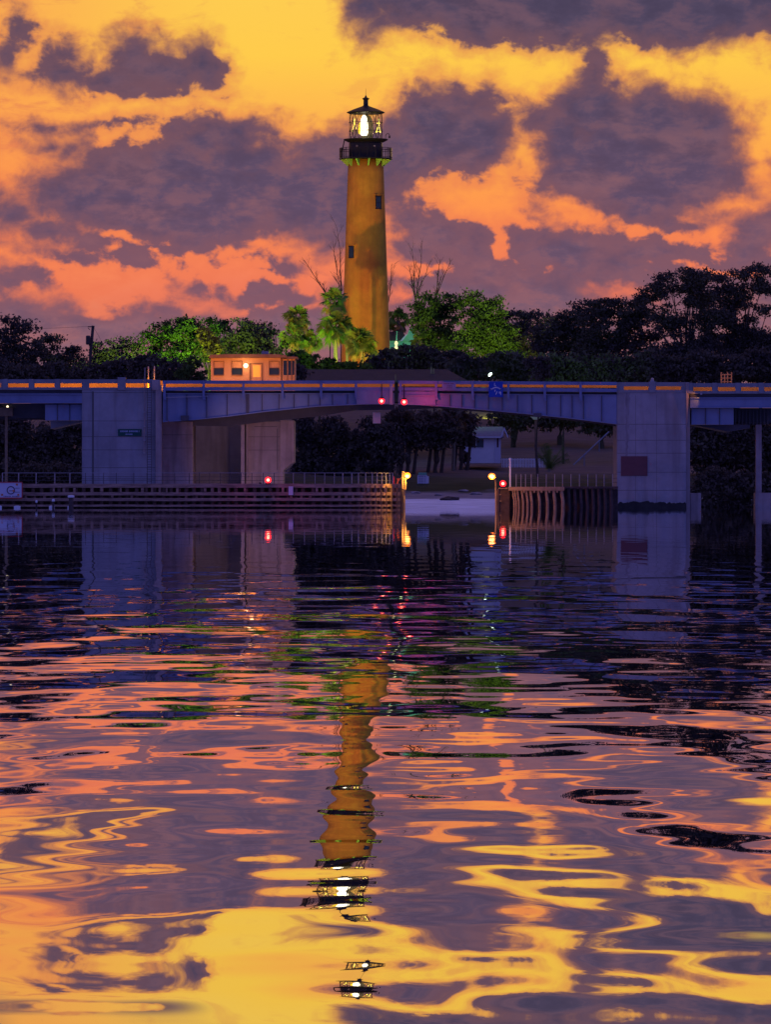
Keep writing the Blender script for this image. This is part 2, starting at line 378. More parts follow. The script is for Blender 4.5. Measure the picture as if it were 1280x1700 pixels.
# ------------------------------------------------------------------ mesh helpers
class MB:
    def __init__(s): s.v = []; s.f = []
    def add(s, vs, fs):
        o = len(s.v); s.v += [tuple(v) for v in vs]; s.f += [tuple(i + o for i in f) for f in fs]; return s
    def box(s, x0, x1, y0, y1, z0, z1):
        vs = [(x0,y0,z0),(x1,y0,z0),(x1,y1,z0),(x0,y1,z0),(x0,y0,z1),(x1,y0,z1),(x1,y1,z1),(x0,y1,z1)]
        return s.add(vs, [(0,3,2,1),(4,5,6,7),(0,1,5,4),(1,2,6,5),(2,3,7,6),(3,0,4,7)])
    def pbox(s, px0, py0, px1, py1, Y, d):
        a = at(px0, py1, Y); b = at(px1, py0, Y)
        return s.box(a.x, b.x, Y, Y + d, a.z, b.z)
    def prism(s, pts, Y, d, px=True):
        """polygon in the upright plane at distance Y, extruded back by d"""
        q = [at(p[0], p[1], Y) for p in pts] if px else [Vector((p[0], Y, p[1])) for p in pts]
        n = len(q)
        vs = [(p.x, Y, p.z) for p in q] + [(p.x, Y + d, p.z) for p in q]
        fs = [tuple(range(n)), tuple(range(2 * n - 1, n - 1, -1))] + [(i, (i + 1) % n, n + (i + 1) % n, n + i) for i in range(n)]
        return s.add(vs, fs)
    def tube(s, p, r, n=7, cap=True):
        p = [Vector(q) for q in p]
        if not isinstance(r, (list, tuple)): r = [r] * len(p)
        rings = []
        for i, q in enumerate(p):
            t = (p[min(i + 1, len(p) - 1)] - p[max(i - 1, 0)]).normalized()
            a = t.cross(Vector((0, 0, 1)))
            if a.length < 0.05: a = t.cross(Vector((1, 0, 0)))
            a.normalize(); b = t.cross(a)
            rings.append([q + (a * math.cos(k * 2 * math.pi / n) + b * math.sin(k * 2 * math.pi / n)) * r[i] for k in range(n)])
        vs = [v for ring in rings for v in ring]; fs = []
        for i in range(len(p) - 1):
            for k in range(n):
                fs.append((i * n + k, i * n + (k + 1) % n, (i + 1) * n + (k + 1) % n, (i + 1) * n + k))
        if cap: fs += [tuple(range(n - 1, -1, -1)), tuple((len(p) - 1) * n + k for k in range(n))]
        return s.add(vs, fs)
    def lathe(s, c, prof, n=32):
        """prof: (radius, z) pairs from bottom to top around the upright line through c"""
        vs = []; fs = []
        for (r, z) in prof:
            for k in range(n):
                a = 2 * math.pi * k / n; vs.append((c[0] + r * math.cos(a), c[1] + r * math.sin(a), c[2] + z))
        m = len(prof)
        for i in range(m - 1):
            for k in range(n):
                fs.append((i * n + k, i * n + (k + 1) % n, (i + 1) * n + (k + 1) % n, (i + 1) * n + k))
        fs += [tuple(range(n - 1, -1, -1)), tuple((m - 1) * n + k for k in range(n))]
        return s.add(vs, fs)
    def ball(s, c, r, n=14, rz=None):
        rz = rz or r; m = 8
        return s.lathe(c, [(max(r * math.sin(math.pi * i / m), 1e-3), -rz * math.cos(math.pi * i / m)) for i in range(m + 1)], n)
    def build(s, name, mat, parent=None, smooth=False, bevel=0.0):
        me = bpy.data.meshes.new(name)
        off = parent_loc(parent)
        v = np.array(s.v, dtype=np.float32) - np.array(off, dtype=np.float32) if parent is not None else np.array(s.v, dtype=np.float32)
        me.from_pydata(v.tolist(), [], s.f)
        bm = bmesh.new(); bm.from_mesh(me); bmesh.ops.recalc_face_normals(bm, faces=bm.faces); bm.to_mesh(me); bm.free()
        me.materials.append(MT[mat] if isinstance(mat, str) else mat)
        if smooth:
            me.polygons.foreach_set('use_smooth', [True] * len(me.polygons))
        o = bpy.data.objects.new(name, me); COL.objects.link(o)
        if parent is not None: o.parent = parent
        if bevel > 0:
            md = o.modifiers.new('bevel', 'BEVEL'); md.width = bevel; md.segments = 2; md.limit_method = 'ANGLE'
        return o
def parent_loc(p):
    l = Vector((0, 0, 0))
    while p is not None:
        l += p.location; p = p.parent
    return l
def tag(o, label, cat, group=None, kind=None):
    o['label'] = label; o['category'] = cat
    if group: o['group'] = group
    if kind: o['kind'] = kind
    return o
def thing(name, label, cat, loc, group=None):
    o = bpy.data.objects.new(name, None); COL.objects.link(o); o.location = loc; o.empty_display_size = 0.3
    return tag(o, label, cat, group)
def lamp(name, kind, loc, energy, col, parent=None, target=None, size=0.1, spot=60, blend=0.5):
    d = bpy.data.lights.new(name, kind); d.energy = energy; d.color = col
    if kind == 'SPOT': d.spot_size = math.radians(spot); d.spot_blend = blend
    if kind in ('POINT', 'SPOT'): d.shadow_soft_size = size
    o = bpy.data.objects.new(name, d); COL.objects.link(o)
    o.visible_glossy = False      # the fixture's own glowing lens is what mirrors in the water
    loc = Vector(loc)
    o.location = loc - parent_loc(parent) if parent is not None else loc
    if parent is not None: o.parent = parent
    if target is not None:
        o.rotation_euler = (Vector(target) - loc).to_track_quat('-Z', 'Y').to_euler()
    return o
# ------------------------------------------------------------------ ground
def prof(Y, pts):
    for (a, za), (b, zb) in zip(pts, pts[1:]):
        if Y <= b: return za + (zb - za) * max(0, (Y - a)) / (b - a)
    return pts[-1][1]
MIDP = [(538, -1.0), (546, 0.05), (552, 0.45), (572, 1.35), (577, 2.1), (584, 2.9), (612, 3.9), (640, 6.3), (690, 11.5), (735, 15.6), (770, 16.2), (840, 12.0), (1200, 6.0), (9000, 5.0)]
SIDEP = [(538, -1.0), (546, 0.05), (560, 1.0), (584, 2.6), (620, 4.4), (700, 7.5), (800, 8.0), (1200, 6.0), (9000, 5.0)]
def ground_z(x, Y):
    w = min(1.0, max(0.0, (abs(x + 2) - 24) / 40.0)); w = w * w * (3 - 2 * w)
    if x > 25: w *= 0.9
    z = prof(Y, MIDP) * (1 - w) + prof(Y, SIDEP) * w
    z += 0.22 * math.sin(x * 0.31 + Y * 0.11) * math.sin(Y * 0.23 - x * 0.17) * (1 if Y > 580 else 0.2)
    return z
def make_ground():
    xs = [-6000, -2500, -900, -400, -200, -120] + list(np.arange(-80, 80.1, 2.0)) + [120, 200, 400, 900, 2500, 6000]
    ys = list(np.arange(538, 620, 1.5)) + list(np.arange(620, 800, 5)) + [820, 860, 920, 1000, 1200, 2000, 4000, 9000]
    vs = [(x, y, ground_z(x, y)) for y in ys for x in xs]; n = len(xs)
    fs = [(j * n + i, j * n + i + 1, (j + 1) * n + i + 1, (j + 1) * n + i) for j in range(len(ys) - 1) for i in range(n - 1)]
    m, nt, b = mat_new('bank'); L = nt.links
    geo = nt.nodes.new('ShaderNodeNewGeometry'); sp = nt.nodes.new('ShaderNodeSeparateXYZ'); L.new(geo.outputs['Position'], sp.inputs[0])
    n1 = nt.nodes.new('ShaderNodeTexNoise'); n1.inputs['Scale'].default_value = 0.35; n1.inputs['Detail'].default_value = 6; L.new(geo.outputs['Position'], n1.inputs['Vector'])
    n2 = nt.nodes.new('ShaderNodeTexNoise'); n2.inputs['Scale'].default_value = 1.6; n2.inputs['Detail'].default_value = 6; mp2 = nt.nodes.new('ShaderNodeMapping'); mp2.inputs['Scale'].default_value = (0.22, 1.0, 1.0); L.new(geo.outputs['Position'], mp2.inputs[0]); L.new(mp2.outputs[0], n2.inputs['Vector'])
    ad = nt.nodes.new('ShaderNodeMath'); ad.operation = 'MULTIPLY_ADD'; L.new(n1.outputs['Fac'], ad.inputs[0]); ad.inputs[1].default_value = 9.0; L.new(sp.outputs[1], ad.inputs[2])
    mr = nt.nodes.new('ShaderNodeMapRange'); L.new(ad.outputs[0], mr.inputs[0]); mr.inputs[1].default_value = 540; mr.inputs[2].default_value = 600
    r = nt.nodes.new('ShaderNodeValToRGB'); L.new(mr.outputs[0], r.inputs[0])
    st = [(0.0, (0.85, 0.85, 0.9)), (0.36, (0.85, 0.85, 0.92)), (0.42, (0.26, 0.23, 0.27)), (0.58, (0.26, 0.23, 0.25)), (0.64, (0.035, 0.045, 0.02)), (0.80, (0.07, 0.065, 0.045)), (1.0, (0.16, 0.115, 0.11))]
    while len(r.color_ramp.elements) < len(st): r.color_ramp.elements.new(0.5)
    for e, (p, c) in zip(r.color_ramp.elements, st): e.position = p; e.color = c + (1,)
    mx = nt.nodes.new('ShaderNodeMix'); mx.data_type = 'RGBA'; mx.blend_type = 'MULTIPLY'; mx.inputs[0].default_value = 0.6
    r2 = nt.nodes.new('ShaderNodeValToRGB'); L.new(n2.outputs['Fac'], r2.inputs[0]); r2.color_ramp.elements[0].position = 0.4; r2.color_ramp.elements[0].color = (0.5, 0.5, 0.5, 1); r2.color_ramp.elements[1].position = 0.6
    L.new(r.outputs[0], mx.inputs[6]); L.new(r2.outputs[0], mx.inputs[7]); L.new(mx.outputs[2], b.inputs['Base Color'])
    b.inputs['Roughness'].default_value = 0.9; b.inputs['Specular IOR Level'].default_value = 0.1
    me = bpy.data.meshes.new('ground'); me.from_pydata(vs, [], fs); me.materials.append(m)
    me.polygons.foreach_set('use_smooth', [True] * len(me.polygons))
    o = bpy.data.objects.new('ground', me); COL.objects.link(o); o['kind'] = 'structure'
make_ground()
sheet('riverbed', -2500, 2500, -300, 545, -2.5, MT['tide'])
# ------------------------------------------------------------------ the bridge
YB = 500.0
WB = 11.0         # width of the roadway structure
def base(px, py, Y): return at(px, py, Y)
def rects(name, mat, parent, lst, Y, d):
    m = MB()
    for r in lst: m.pbox(*r, Y, d)
    return m.build(name, mat, parent)

# left pier
pl = thing('bridge_pier', 'wide grey concrete bridge pier carrying the small green sign', 'bridge pier', (at(200, 843, YB).x, YB + 5, 0))
MB().pbox(136, 647.5, 258, 850, YB, 9).build('front_wall', 'concrete', pl)
MB().pbox(258.1, 640, 268, 850, YB - 0.25, 9.2).build('corner_pilaster', 'concrete_old', pl)
for y in (652, 699, 725, 747, 776.5, 795): MB().pbox(136.2, y - 0.35, 257.9, y + 0.35, YB - 0.004, 0.02).build('form_joint', 'seam', pl)
MB().pbox(153, 650, 155.5, 805, YB - 0.03, 0.05).build('drain_groove', 'seam', pl)
m = MB().pbox(136, 630, 258, 636.5, YB - 0.05, 0.35).pbox(136, 643.5, 258, 647.4, YB - 0.05, 0.35)
for a, b_ in ((136, 148), (248.5, 258)): m.pbox(a, 636.4, b_, 643.6, YB - 0.05, 0.35)
m.build('parapet', 'parapet', pl)
MB().pbox(195, 626.5, 208.5, 648, YB - 0.16, 0.6).build('parapet_post', 'parapet', pl, bevel=0.03)
MB().pbox(252, 631, 266, 648, YB - 0.3, 0.7).build('parapet_post', 'concrete_old', pl, bevel=0.03)
m = MB()
for k in range(14): m.pbox(171 + k * 0.9, 638.6 + (k % 2), 171.5 + k * 0.9, 641.5, YB + 0.9, 0.05)
# inner chamber walls, set back under the leaf
MB().pbox(268.2, 700, 320, 812, YB + 2.2, 8).build('chamber_wall', 'concrete_old', pl)
MB().pbox(320.1, 690, 400, 812, YB + 13.6, 0.5).build('back_wall', 'concrete', pl)
MB().pbox(400, 685, 406, 812, YB + 3.0, 8).build('column', 'concrete_old', pl)
MB().pbox(408.5, 685, 412, 812, YB + 3.4, 7.6).build('column', 'concrete_old', pl)
MB().pbox(406.1, 685, 408.4, 812, YB + 4.2, 6).build('recess', 'seam', pl)
MB().pbox(412.1, 700, 465, 812, YB + 4.0, 8).build('chamber_wall', 'concrete_old', pl)
m = MB(); m.prism([(465.1, 698), (488, 698), (488, 767), (470, 781), (470, 812), (465.1, 812)], YB + 3.7, 8.6)
m.build('end_wall', 'concrete_old', pl)
for y in (722, 744):
    MB().pbox(268.4, y - 0.4, 319.8, y + 0.4, YB + 2.196, 0.02).build('form_joint', 'seam', pl)
    MB().pbox(412.3, y + 3, 464.8, y + 3.6, YB + 3.996, 0.02).build('form_joint', 'seam', pl)
MB().pbox(460, 712, 460.8, 780, YB + 3.99, 0.02).build('form_joint', 'seam', pl)
MB().pbox(422, 708, 459.9, 708.7, YB + 3.99, 0.02).build('form_joint', 'seam', pl)
# things fixed on the left pier
s = thing('direction_sign', 'long dark green direction sign high on the left pier face', 'sign', at(215, 724, YB - 0.05))
MB().pbox(195.8, 712.5, 235, 724, YB - 0.09, 0.05).build('panel', 'sign_green', s)
m = MB(); rnd = random.Random(4)
def words(m, x0, x1, y0, y1, Y, rnd, w=1.5, gap=0.5, space=6):
    x = x0; k = 0
    while x + w < x1:
        if k % space == space - 1: x += w
        m.pbox(x, y0, x + w * rnd.uniform(0.6, 0.9), y1, Y, 0.01); 
        x += w + gap; k += 1
words(m, 199.5, 232, 714.8, 717.6, YB - 0.103, rnd, 1.3, 0.35, 9)
words(m, 208.5, 222, 720, 722, YB - 0.103, rnd, 1.2, 0.35, 20)
m.build('lettering', 'sign_mark', s)
s = thing('service_ladder', 'steel ladder and conduit running down the left pier to the fender', 'ladder', at(246, 803, YB - 0.6))
for x in (244.5, 251.5): MB().tube([at(x, 645, YB - 0.55), at(x, 803, YB - 0.55)], 0.03, 6).build('rail', 'seam', s)
m = MB()
for k in range(38): y = 648 + k * 4.1; m.tube([at(244.5, y, YB - 0.55), at(251.5, y, YB - 0.55)], 0.018, 5)
r_ = m.build('rung', 'seam', s); r_['kind'] = 'stuff'
s = thing('conduit_pipe', 'thin vertical pipe clamped to the pier beside the ladder', 'pipe', at(240, 752, YB - 0.3))
MB().tube([at(240.5, 611, YB - 0.3), at(240, 680, YB - 0.3), at(238.6, 753, YB - 0.3)], 0.055, 6).build('pipe', 'concrete_old', s)
for y in (684, 708, 731, 752): MB().pbox(237.8, y - 1, 241.5, y + 1, YB - 0.42, 0.42).build('clamp', 'galv', s)
for i, (x, y0) in enumerate(((246.3, 609), (256.2, 608.5))):
    s = thing('antenna_pole', ['slim pale pole rising above the rail behind the pier ladder', 'slim pale pole rising above the corner post of the pier'][i], 'pole', at(x, 640, YB + 1.2), 'slim poles above the left pier')
    MB().tube([at(x, 648, YB + 1.2), at(x, y0, YB + 1.2)], 0.045, 6).build('mast', 'galv', s)
    MB().pbox(x - 1, y0 - 0.5, x + 1, y0 + 5, YB + 1.1, 0.2).build('head', 'galv', s)

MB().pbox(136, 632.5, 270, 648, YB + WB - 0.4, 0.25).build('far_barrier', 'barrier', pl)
# right pier
pr = thing('bridge_pier', 'grey-blue concrete bridge pier standing in the water with a brown board', 'bridge pier', (at(1085, 843, YB).x, YB + 5, 0))
MB().pbox(1024.5, 652, 1139, 835, YB, 9).build('front_wall', 'concrete', pr)
rt = random.Random(2)
MB().pbox(1024, 836, 1139.6, 860, YB - 0.1, 9.2).build('waterline_band', 'tide', pr)
MB().prism([(1024.2, 836.5)] + [(1024.2 + k * 2.5, 835 + rt.uniform(-2.2, 0.6) - (1.5 if 8 < k < 22 else 0)) for k in range(46)] + [(1139, 836.5)], YB - 0.012, 0.01).build('algae_edge', 'tide', pr)
MB().pbox(1139.1, 640, 1145.6, 850, YB + 0.5, 9).build('corner_pilaster', 'concrete_old', pr)
for y in (704.5, 731, 752.5, 784, 814): MB().pbox(1024.7, y - 0.35, 1138.8, y + 0.35, YB - 0.004, 0.02).build('form_joint', 'seam', pr)
for x in (1055, 1090): MB().pbox(x, 656, x + .45, 834, YB - 0.003, 0.02).build('form_joint', 'seam', pr)
L1_ = [(1038.5 + rt.uniform(-1.2, 1.2), y) for y in range(652, 762, 5)]; R1_ = [(1045.5 + rt.uniform(-1.2, 1.2) - (y - 652) * 0.03, y) for y in range(652, 762, 5)]
MB().prism(L1_ + R1_[::-1], YB - 0.006, 0.004).build('rain_stain', pmat('rain_stain', (0.15, 0.14, 0.17), 0.9, var=0.5, vscale=1.5, stretch=(2, 1, 0.4), col2=(0.26, 0.25, 0.29)), pr)
m = MB().pbox(1024, 634.8, 1144, 641.6, YB - 0.05, 0.35).pbox(1024, 647.5, 1144, 652, YB - 0.05, 0.35)
for a, b_ in ((1024, 1035.7), (1076.8, 1089), (1130.8, 1144)): m.pbox(a, 641.5, b_, 647.6, YB - 0.05, 0.35)
m.build('parapet', 'parapet', pr)
MB().pbox(1077.5, 633.6, 1088.5, 652, YB - 0.16, 0.6).build('parapet_post', 'parapet', pr, bevel=0.03)
m = MB(); m.pbox(1080, 630.8, 1086, 633.6, YB - 0.1, 0.4); m.lathe(at(1083, 633, YB + 0.1), [(0.12, 0), (0.12, 0.22), (0.05, 0.28)], 10)
m.build('post_lamp_housing', 'galv', pr)
MB().pbox(1138.5, 635, 1144, 652, YB - 0.25, 0.7).build('parapet_post', 'concrete_old', pr, bevel=0.02)
tag(MB().pbox(1031, 757.5, 1075, 790, YB - 0.08, 0.07).build('blank_board', 'plaque', None, bevel=0.02), 'faded brown rectangular board low on the right pier', 'board')

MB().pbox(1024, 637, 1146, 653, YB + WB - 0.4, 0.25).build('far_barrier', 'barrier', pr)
# bascule leaves
BOT = [(275, 700), (320, 697), (380, 691), (439, 683.5), (528, 674.5), (590, 671.5), (655, 670.5), (727, 674), (812, 681), (880, 687.5), (940, 693.5), (1024, 704)]
def botz(x):
    for (a, ya), (b, yb) in zip(BOT, BOT[1:]):
        if x <= b: return ya + (yb - ya) * (x - a) / (b - a)
    return BOT[-1][1]
def top_y(x):   # top of the upper rail: sinks a little toward the right
    return 632 if x < 660 else 632 + (x - 660) / 364 * 2.4
def leaf(label, x0, x1, posts, stiff, seams, side):
    L = thing('bascule_leaf', label, 'bridge span', (at((x0 + x1) / 2, 650, YB).x, YB + 5, at(640, 650, YB).z))
    xs = [x0] + [b[0] for b in BOT if x0 < b[0] < x1] + [x1]
    def ty(x): return top_y(x) + 22.5
    poly = [(x, ty(x)) for x in xs] + [(x, botz(x)) for x in reversed(xs)]
    MB().prism(poly, YB, 0.06).build('girder_web', 'steel', L)
    m = MB()
    for a, b_ in zip(xs, xs[1:]):
        m.prism([(a, botz(a) - 0.9), (b_, botz(b_) - 0.9), (b_, botz(b_) + 0.7), (a, botz(a) + 0.7)], YB - 0.18, 0.5)
    m.build('bottom_flange', 'steel', L)
    m = MB(); m.prism([(x0, ty(x0) - 1.6), (x1, ty(x1) - 1.6), (x1, ty(x1)), (x0, ty(x0))], YB - 0.1, 0.4)
    m.build('top_flange', 'steel', L)
    for x in stiff:
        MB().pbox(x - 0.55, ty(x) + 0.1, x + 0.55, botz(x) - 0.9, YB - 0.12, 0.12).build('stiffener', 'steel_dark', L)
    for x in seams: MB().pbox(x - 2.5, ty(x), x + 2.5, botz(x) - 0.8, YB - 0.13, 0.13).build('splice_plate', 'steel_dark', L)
    m = MB(); m.prism([(x0, ty(x0) - 5.4), (x1, ty(x1) - 5.4), (x1, ty(x1) - 1.7), (x0, ty(x0) - 1.7)], YB + 0.35, WB - 0.6)
    m.build('deck', 'asphalt', L)
    # rails
    m = MB(); m.prism([(x0, top_y(x0)), (x1, top_y(x1)), (x1, top_y(x1) + 5.4), (x0, top_y(x0) + 5.4)], YB - 0.35, 0.16); m.build('top_rail', 'rail', L)
    m = MB(); m.prism([(x0, top_y(x0) + 11), (x1, top_y(x1) + 11), (x1, top_y(x1) + 16.6), (x0, top_y(x0) + 16.6)], YB - 0.35, 0.16); m.build('bottom_rail', 'rail', L)
    for x in posts:
        t = top_y(x); m = MB(); m.pbox(x - 2, t + 0.2, x + 2, t + 27, YB - 0.5, 0.14); m.prism([(x - 2, t + 27), (x + 2, t + 27), (x + 3.4, t + 31.5), (x - 0.5, t + 31.5)], YB - 0.45, 0.3)
        m.build('rail_post', 'rail', L)
    # lower inner girders and floor beams seen dark beneath
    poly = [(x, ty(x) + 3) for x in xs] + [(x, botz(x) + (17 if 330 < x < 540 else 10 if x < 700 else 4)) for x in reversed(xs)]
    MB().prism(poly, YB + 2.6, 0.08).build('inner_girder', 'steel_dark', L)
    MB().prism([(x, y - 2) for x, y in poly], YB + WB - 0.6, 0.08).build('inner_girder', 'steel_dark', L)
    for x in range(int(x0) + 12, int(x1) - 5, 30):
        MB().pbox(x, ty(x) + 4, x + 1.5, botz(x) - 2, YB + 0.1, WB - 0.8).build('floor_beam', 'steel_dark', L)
    # far barrier, lit by added strip lamps, lamplight also in its colour
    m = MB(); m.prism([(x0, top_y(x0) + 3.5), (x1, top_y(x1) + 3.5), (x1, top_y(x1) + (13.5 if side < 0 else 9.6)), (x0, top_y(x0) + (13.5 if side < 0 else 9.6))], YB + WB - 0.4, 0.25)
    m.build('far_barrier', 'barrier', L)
    return L
LL = leaf('left half of the blue-grey steel drawbridge with arched girder', 270, 655, [273, 338, 404, 469, 533, 591], [277, 310, 343, 377, 435, 463, 488, 512, 531, 552, 577], [411], -1)
LR = leaf('right half of the blue-grey steel drawbridge with arched girder', 661, 1024, [665, 724, 784.6, 844, 904.6, 964], [690, 747, 767, 788, 811, 834, 859, 883, 908, 931, 950, 969, 999], [], 1)
MB().pbox(592, 646.4, 649, 671, YB - 0.3, 0.12).build('end_plate', 'steel', LL)
MB().pbox(647, 637, 652, 672, YB - 0.44, 0.3).build('end_post', 'galv', LL)
MB().pbox(667, 650, 723, 672.5, YB - 0.3, 0.12).build('end_plate', 'steel', LR)
MB().pbox(668, 655.5, 722, 656.8, YB - 0.42, 0.12).build('ledge', 'steel', LR)
MB().prism([(275, 659.5), (345, 657.5), (345, 658.7), (275, 660.7)], YB - 0.3, 0.1).build('service_pipe', 'galv', LL)
MB().pbox(886, 686, 899, 692, YB - 0.3, 0.25).build('bearing_box', 'steel_dark', LR)
MB().pbox(300, 690, 313, 698, YB - 0.3, 0.25).build('bearing_box', 'steel_dark', LL)
tag(MB().pbox(619, 684.5, 632, 703, YB + 4, 0.7).build('hanging_box', 'white_wall', None, bevel=0.04), 'pale box hanging under the middle of the drawbridge', 'equipment box')

def approach(label, x0, x1, y_top, openings, gy0, gy1, by0, by1, box):
    A = thing('approach_span', label, 'bridge span', (at((x0 + x1) / 2, 650, YB).x, YB + 5, at(640, 650, YB).z))
    oy0, oy1 = y_top + 6.6, y_top + 13.2
    m = MB(); m.pbox(x0, y_top, x1, oy0, YB - 0.1, 0.32); m.pbox(x0, oy1, x1, y_top + 17.5, YB - 0.1, 0.32)
    x = x0
    for a, b_ in openings:
        if a > x: m.pbox(x, oy0 - 0.1, a, oy1 + 0.1, YB - 0.1, 0.32)
        x = b_
    if x < x1: m.pbox(x, oy0 - 0.1, x1, oy1 + 0.1, YB - 0.1, 0.32)
    m.build('parapet', 'parapet', A)
    m = MB(); xx = x0
    for a, b_ in openings:
        if a > x0 + 2: m.pbox(a - 9.6, y_top - 0.6, a - 1, y_top + 17, YB - 0.2, 0.12)
    m.build('parapet_posts', 'parapet', A)
    MB().pbox(x0, y_top + 17.6, x1, y_top + 23.5, YB + 0.25, WB - 0.7).build('deck', 'steel_dark', A)
    MB().pbox(x0, gy0, x1, gy1, YB, 0.1).build('edge_girder', 'steel', A)
    m = MB().pbox(x0, gy0 - 1, x1, gy0 + 0.6, YB - 0.15, 0.4).pbox(x0, gy1 - 0.8, x1, gy1 + 0.6, YB - 0.15, 0.4); m.build('flange', 'steel', A)
    bx = MB().pbox(*box, YB + 0.6, 2.0); bx.build('bearing_girder', 'steel', A)
    for k in range(1, 3): x = box[0] + (box[2] - box[0]) * k / 3; MB().pbox(x - 0.6, box[1], x + 0.6, box[3], YB + 0.5, 0.1).build('stiffener', 'steel_dark', A)
    for k in range(4):
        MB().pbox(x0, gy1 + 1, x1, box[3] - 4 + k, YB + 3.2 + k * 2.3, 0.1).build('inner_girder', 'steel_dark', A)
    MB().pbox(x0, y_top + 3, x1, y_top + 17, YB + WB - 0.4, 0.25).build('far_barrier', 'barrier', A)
    return A
AL = approach('concrete and blue steel approach span left of the signed pier', -400, 135.9, 630, [(-80 - 40 * k, -52 - 40 * k) for k in range(7, 0, -1)] + [(-80, -45), (-36, 1.5), (13.5, 49), (57, 92), (100, 135.8)], 654.5, 669, 671.6, 698, (75, 671.8, 135.8, 698))
AR = approach('concrete and blue steel approach span right of the right pier', 1146, 1720, 636.3, [(1151, 1183), (1192, 1222), (1230.5, 1262), (1269, 1300), (1309, 1340)] + [(1350 + 40 * k, 1380 + 40 * k) for k in range(9)], 661, 676.6, 678, 705, (1148, 678.2, 1218, 705))
m = MB(); m.prism([(84, 698.2), (135.8, 698.2), (135.8, 700), (84, 712)], YB + 2.8, 6); m.build('haunch', 'concrete', AL)
m = MB(); m.prism([(1150, 705.2), (1245, 705.2), (1245, 711), (1210, 717)], YB + 2.8, 6); m.build('haunch', 'steel_dark', AR)
m = MB()
for k in range(10): m.pbox(1220 + k * 6, 679, 1222 + k * 6, 705, YB + 3.0, 0.15)
m.build('bracing', 'steel_dark', AR)
a, b_, c_ = at(1139.2, 637, YB - .38), at(1144.8, 637, YB + .02), at(1140.2, 718, YB - .03)
MB().add([a, b_, c_, at(1139, 637, YB + .1), at(1139.2, 719, YB + .1)], [(0, 1, 2), (0, 3, 1), (0, 2, 4, 3), (1, 3, 4, 2)]).build('corner_fin', 'concrete_old', pr)  # fin added in the shape of an orange light streak
MB().pbox(1163, 652.6, 1166, 655.4, YB - .66, .5).build('corner_lamp', 'galv', AR)  # lamp added only to light the fin
lamp('corner_lamp_light', 'SPOT', at(1163, 654, YB - .62), 90, (1.0, 0.34, 0.03), AR, target=at(1141, 668, YB - .05), size=.03, spot=100)
# bents under the right approach
for i, (x0, x1) in enumerate(((1255, 1264.5), (1310, 1320))):
    t = thing('bridge_column', ['tan concrete column on a low footing at the right edge', 'concrete column outside the frame on the right'][i], 'column', (at(x0 + 4, 843, YB + 3).x, YB + 3, 0))
    MB().pbox(x0, 705, x1, 820, YB + 3, 1.0).build('shaft', 'concrete_old', t)
    MB().pbox(x0 - 1, 818, x1 + 22, 860, YB + 2.6, 2.5).build('footing', 'concrete_old', t, bevel=0.04)
    if i == 0: break
tag(MB().pbox(1146, 818.5, 1164, 860, YB + 1.5, 5).build('pier_footing', 'concrete_old', None, bevel=0.05), 'low concrete footing at the water beside the right pier', 'footing')
t = thing('steel_cage', 'small steel cage tower standing on the right approach deck', 'equipment frame', at(1206, 640, YB + WB + 2))
for x in (1197.5, 1203, 1208, 1214.5): MB().tube([at(x, 642, YB + WB + 2), at(x, 618 if x != 1203 else 621, YB + WB + 2)], 0.06, 5).build('leg', 'wood_tan', t)
for y in (622, 628, 634): MB().tube([at(1197.5, y, YB + WB + 2), at(1214.5, y, YB + WB + 2)], 0.05, 5).build('crossbar', 'wood_tan', t)
# T shaped bent at the far left
t = thing('concrete_bent', 'tan T-shaped support with slender post at the left edge', 'bridge support', (at(10, 843, YB + 3).x, YB + 3, 0))
MB().pbox(-16, 676.5, 21, 691, YB + 2.4, 1.5).build('cap', 'wood_tan', t, bevel=0.04)
MB().pbox(8, 691, 12.4, 845, YB + 2.8, 0.35).build('post', 'wood_tan', t)
MB().ball(at(12.5, 675.3, YB + 2.8), 0.10, 8).build('lamp', emat('tiny_lamp', (1, 0.8, 0.5), 2.0), t)

# signs on the drawbridge rail
s = thing('navigation_sign', 'square blue sign with pale pictograms on the drawbridge rail', 'sign', at(823, 659, YB - 0.6))
MB().pbox(811.5, 634, 835, 659.5, YB - 0.62, 0.06).build('panel', 'sign_blue', s)
m = MB(); YS = YB - 0.632
arc = [(814.5 + k * 1.65, 646.5 - 4.2 * math.sin(math.pi * k / 11)) for k in range(12)]
m.prism(arc + [(x, y + 2.2) for x, y in reversed(arc)], YS, 0.01)
m.pbox(814.3, 645, 816, 648, YS, 0.01); m.pbox(830.5, 645, 832.4, 648, YS, 0.01)
m.prism([(820.5, 636), (822, 636), (821.6, 639), (824, 640.3), (823.6, 641.3), (820.2, 640.3)], YS, 0.01)
m.prism([(824.5, 650), (826.4, 650), (823.8, 655.6), (822.4, 655.6)], YS, 0.01)
m.prism([(821.5, 647.2), (823, 647.2), (822.2, 651), (820.8, 650.6)], YS, 0.01)
m.prism([(828.3, 650.5), (832, 650.5), (832, 656), (830.6, 656), (830.6, 654), (828.3, 653.5)], YS, 0.01)
m.build('pictogram', 'sign_mark', s)
s = thing('notice_board', 'pale notice board with three lines of writing on the drawbridge rail', 'sign', at(745, 647, YB - 0.6))
MB().pbox(734, 634.5, 757, 647.5, YB - 0.56, 0.05).build('panel', 'rail', s)
m = MB(); words(m, 737, 754, 636.4, 638, YB - 0.571, rnd, 1.5, 0.4, 6); words(m, 742, 752, 640.2, 641.6, YB - 0.571, rnd, 1.4, 0.4, 9); words(m, 741, 752, 643.5, 644.9, YB - 0.571, rnd, 1.4, 0.4, 9)
m.build('lettering', 'ink', s)

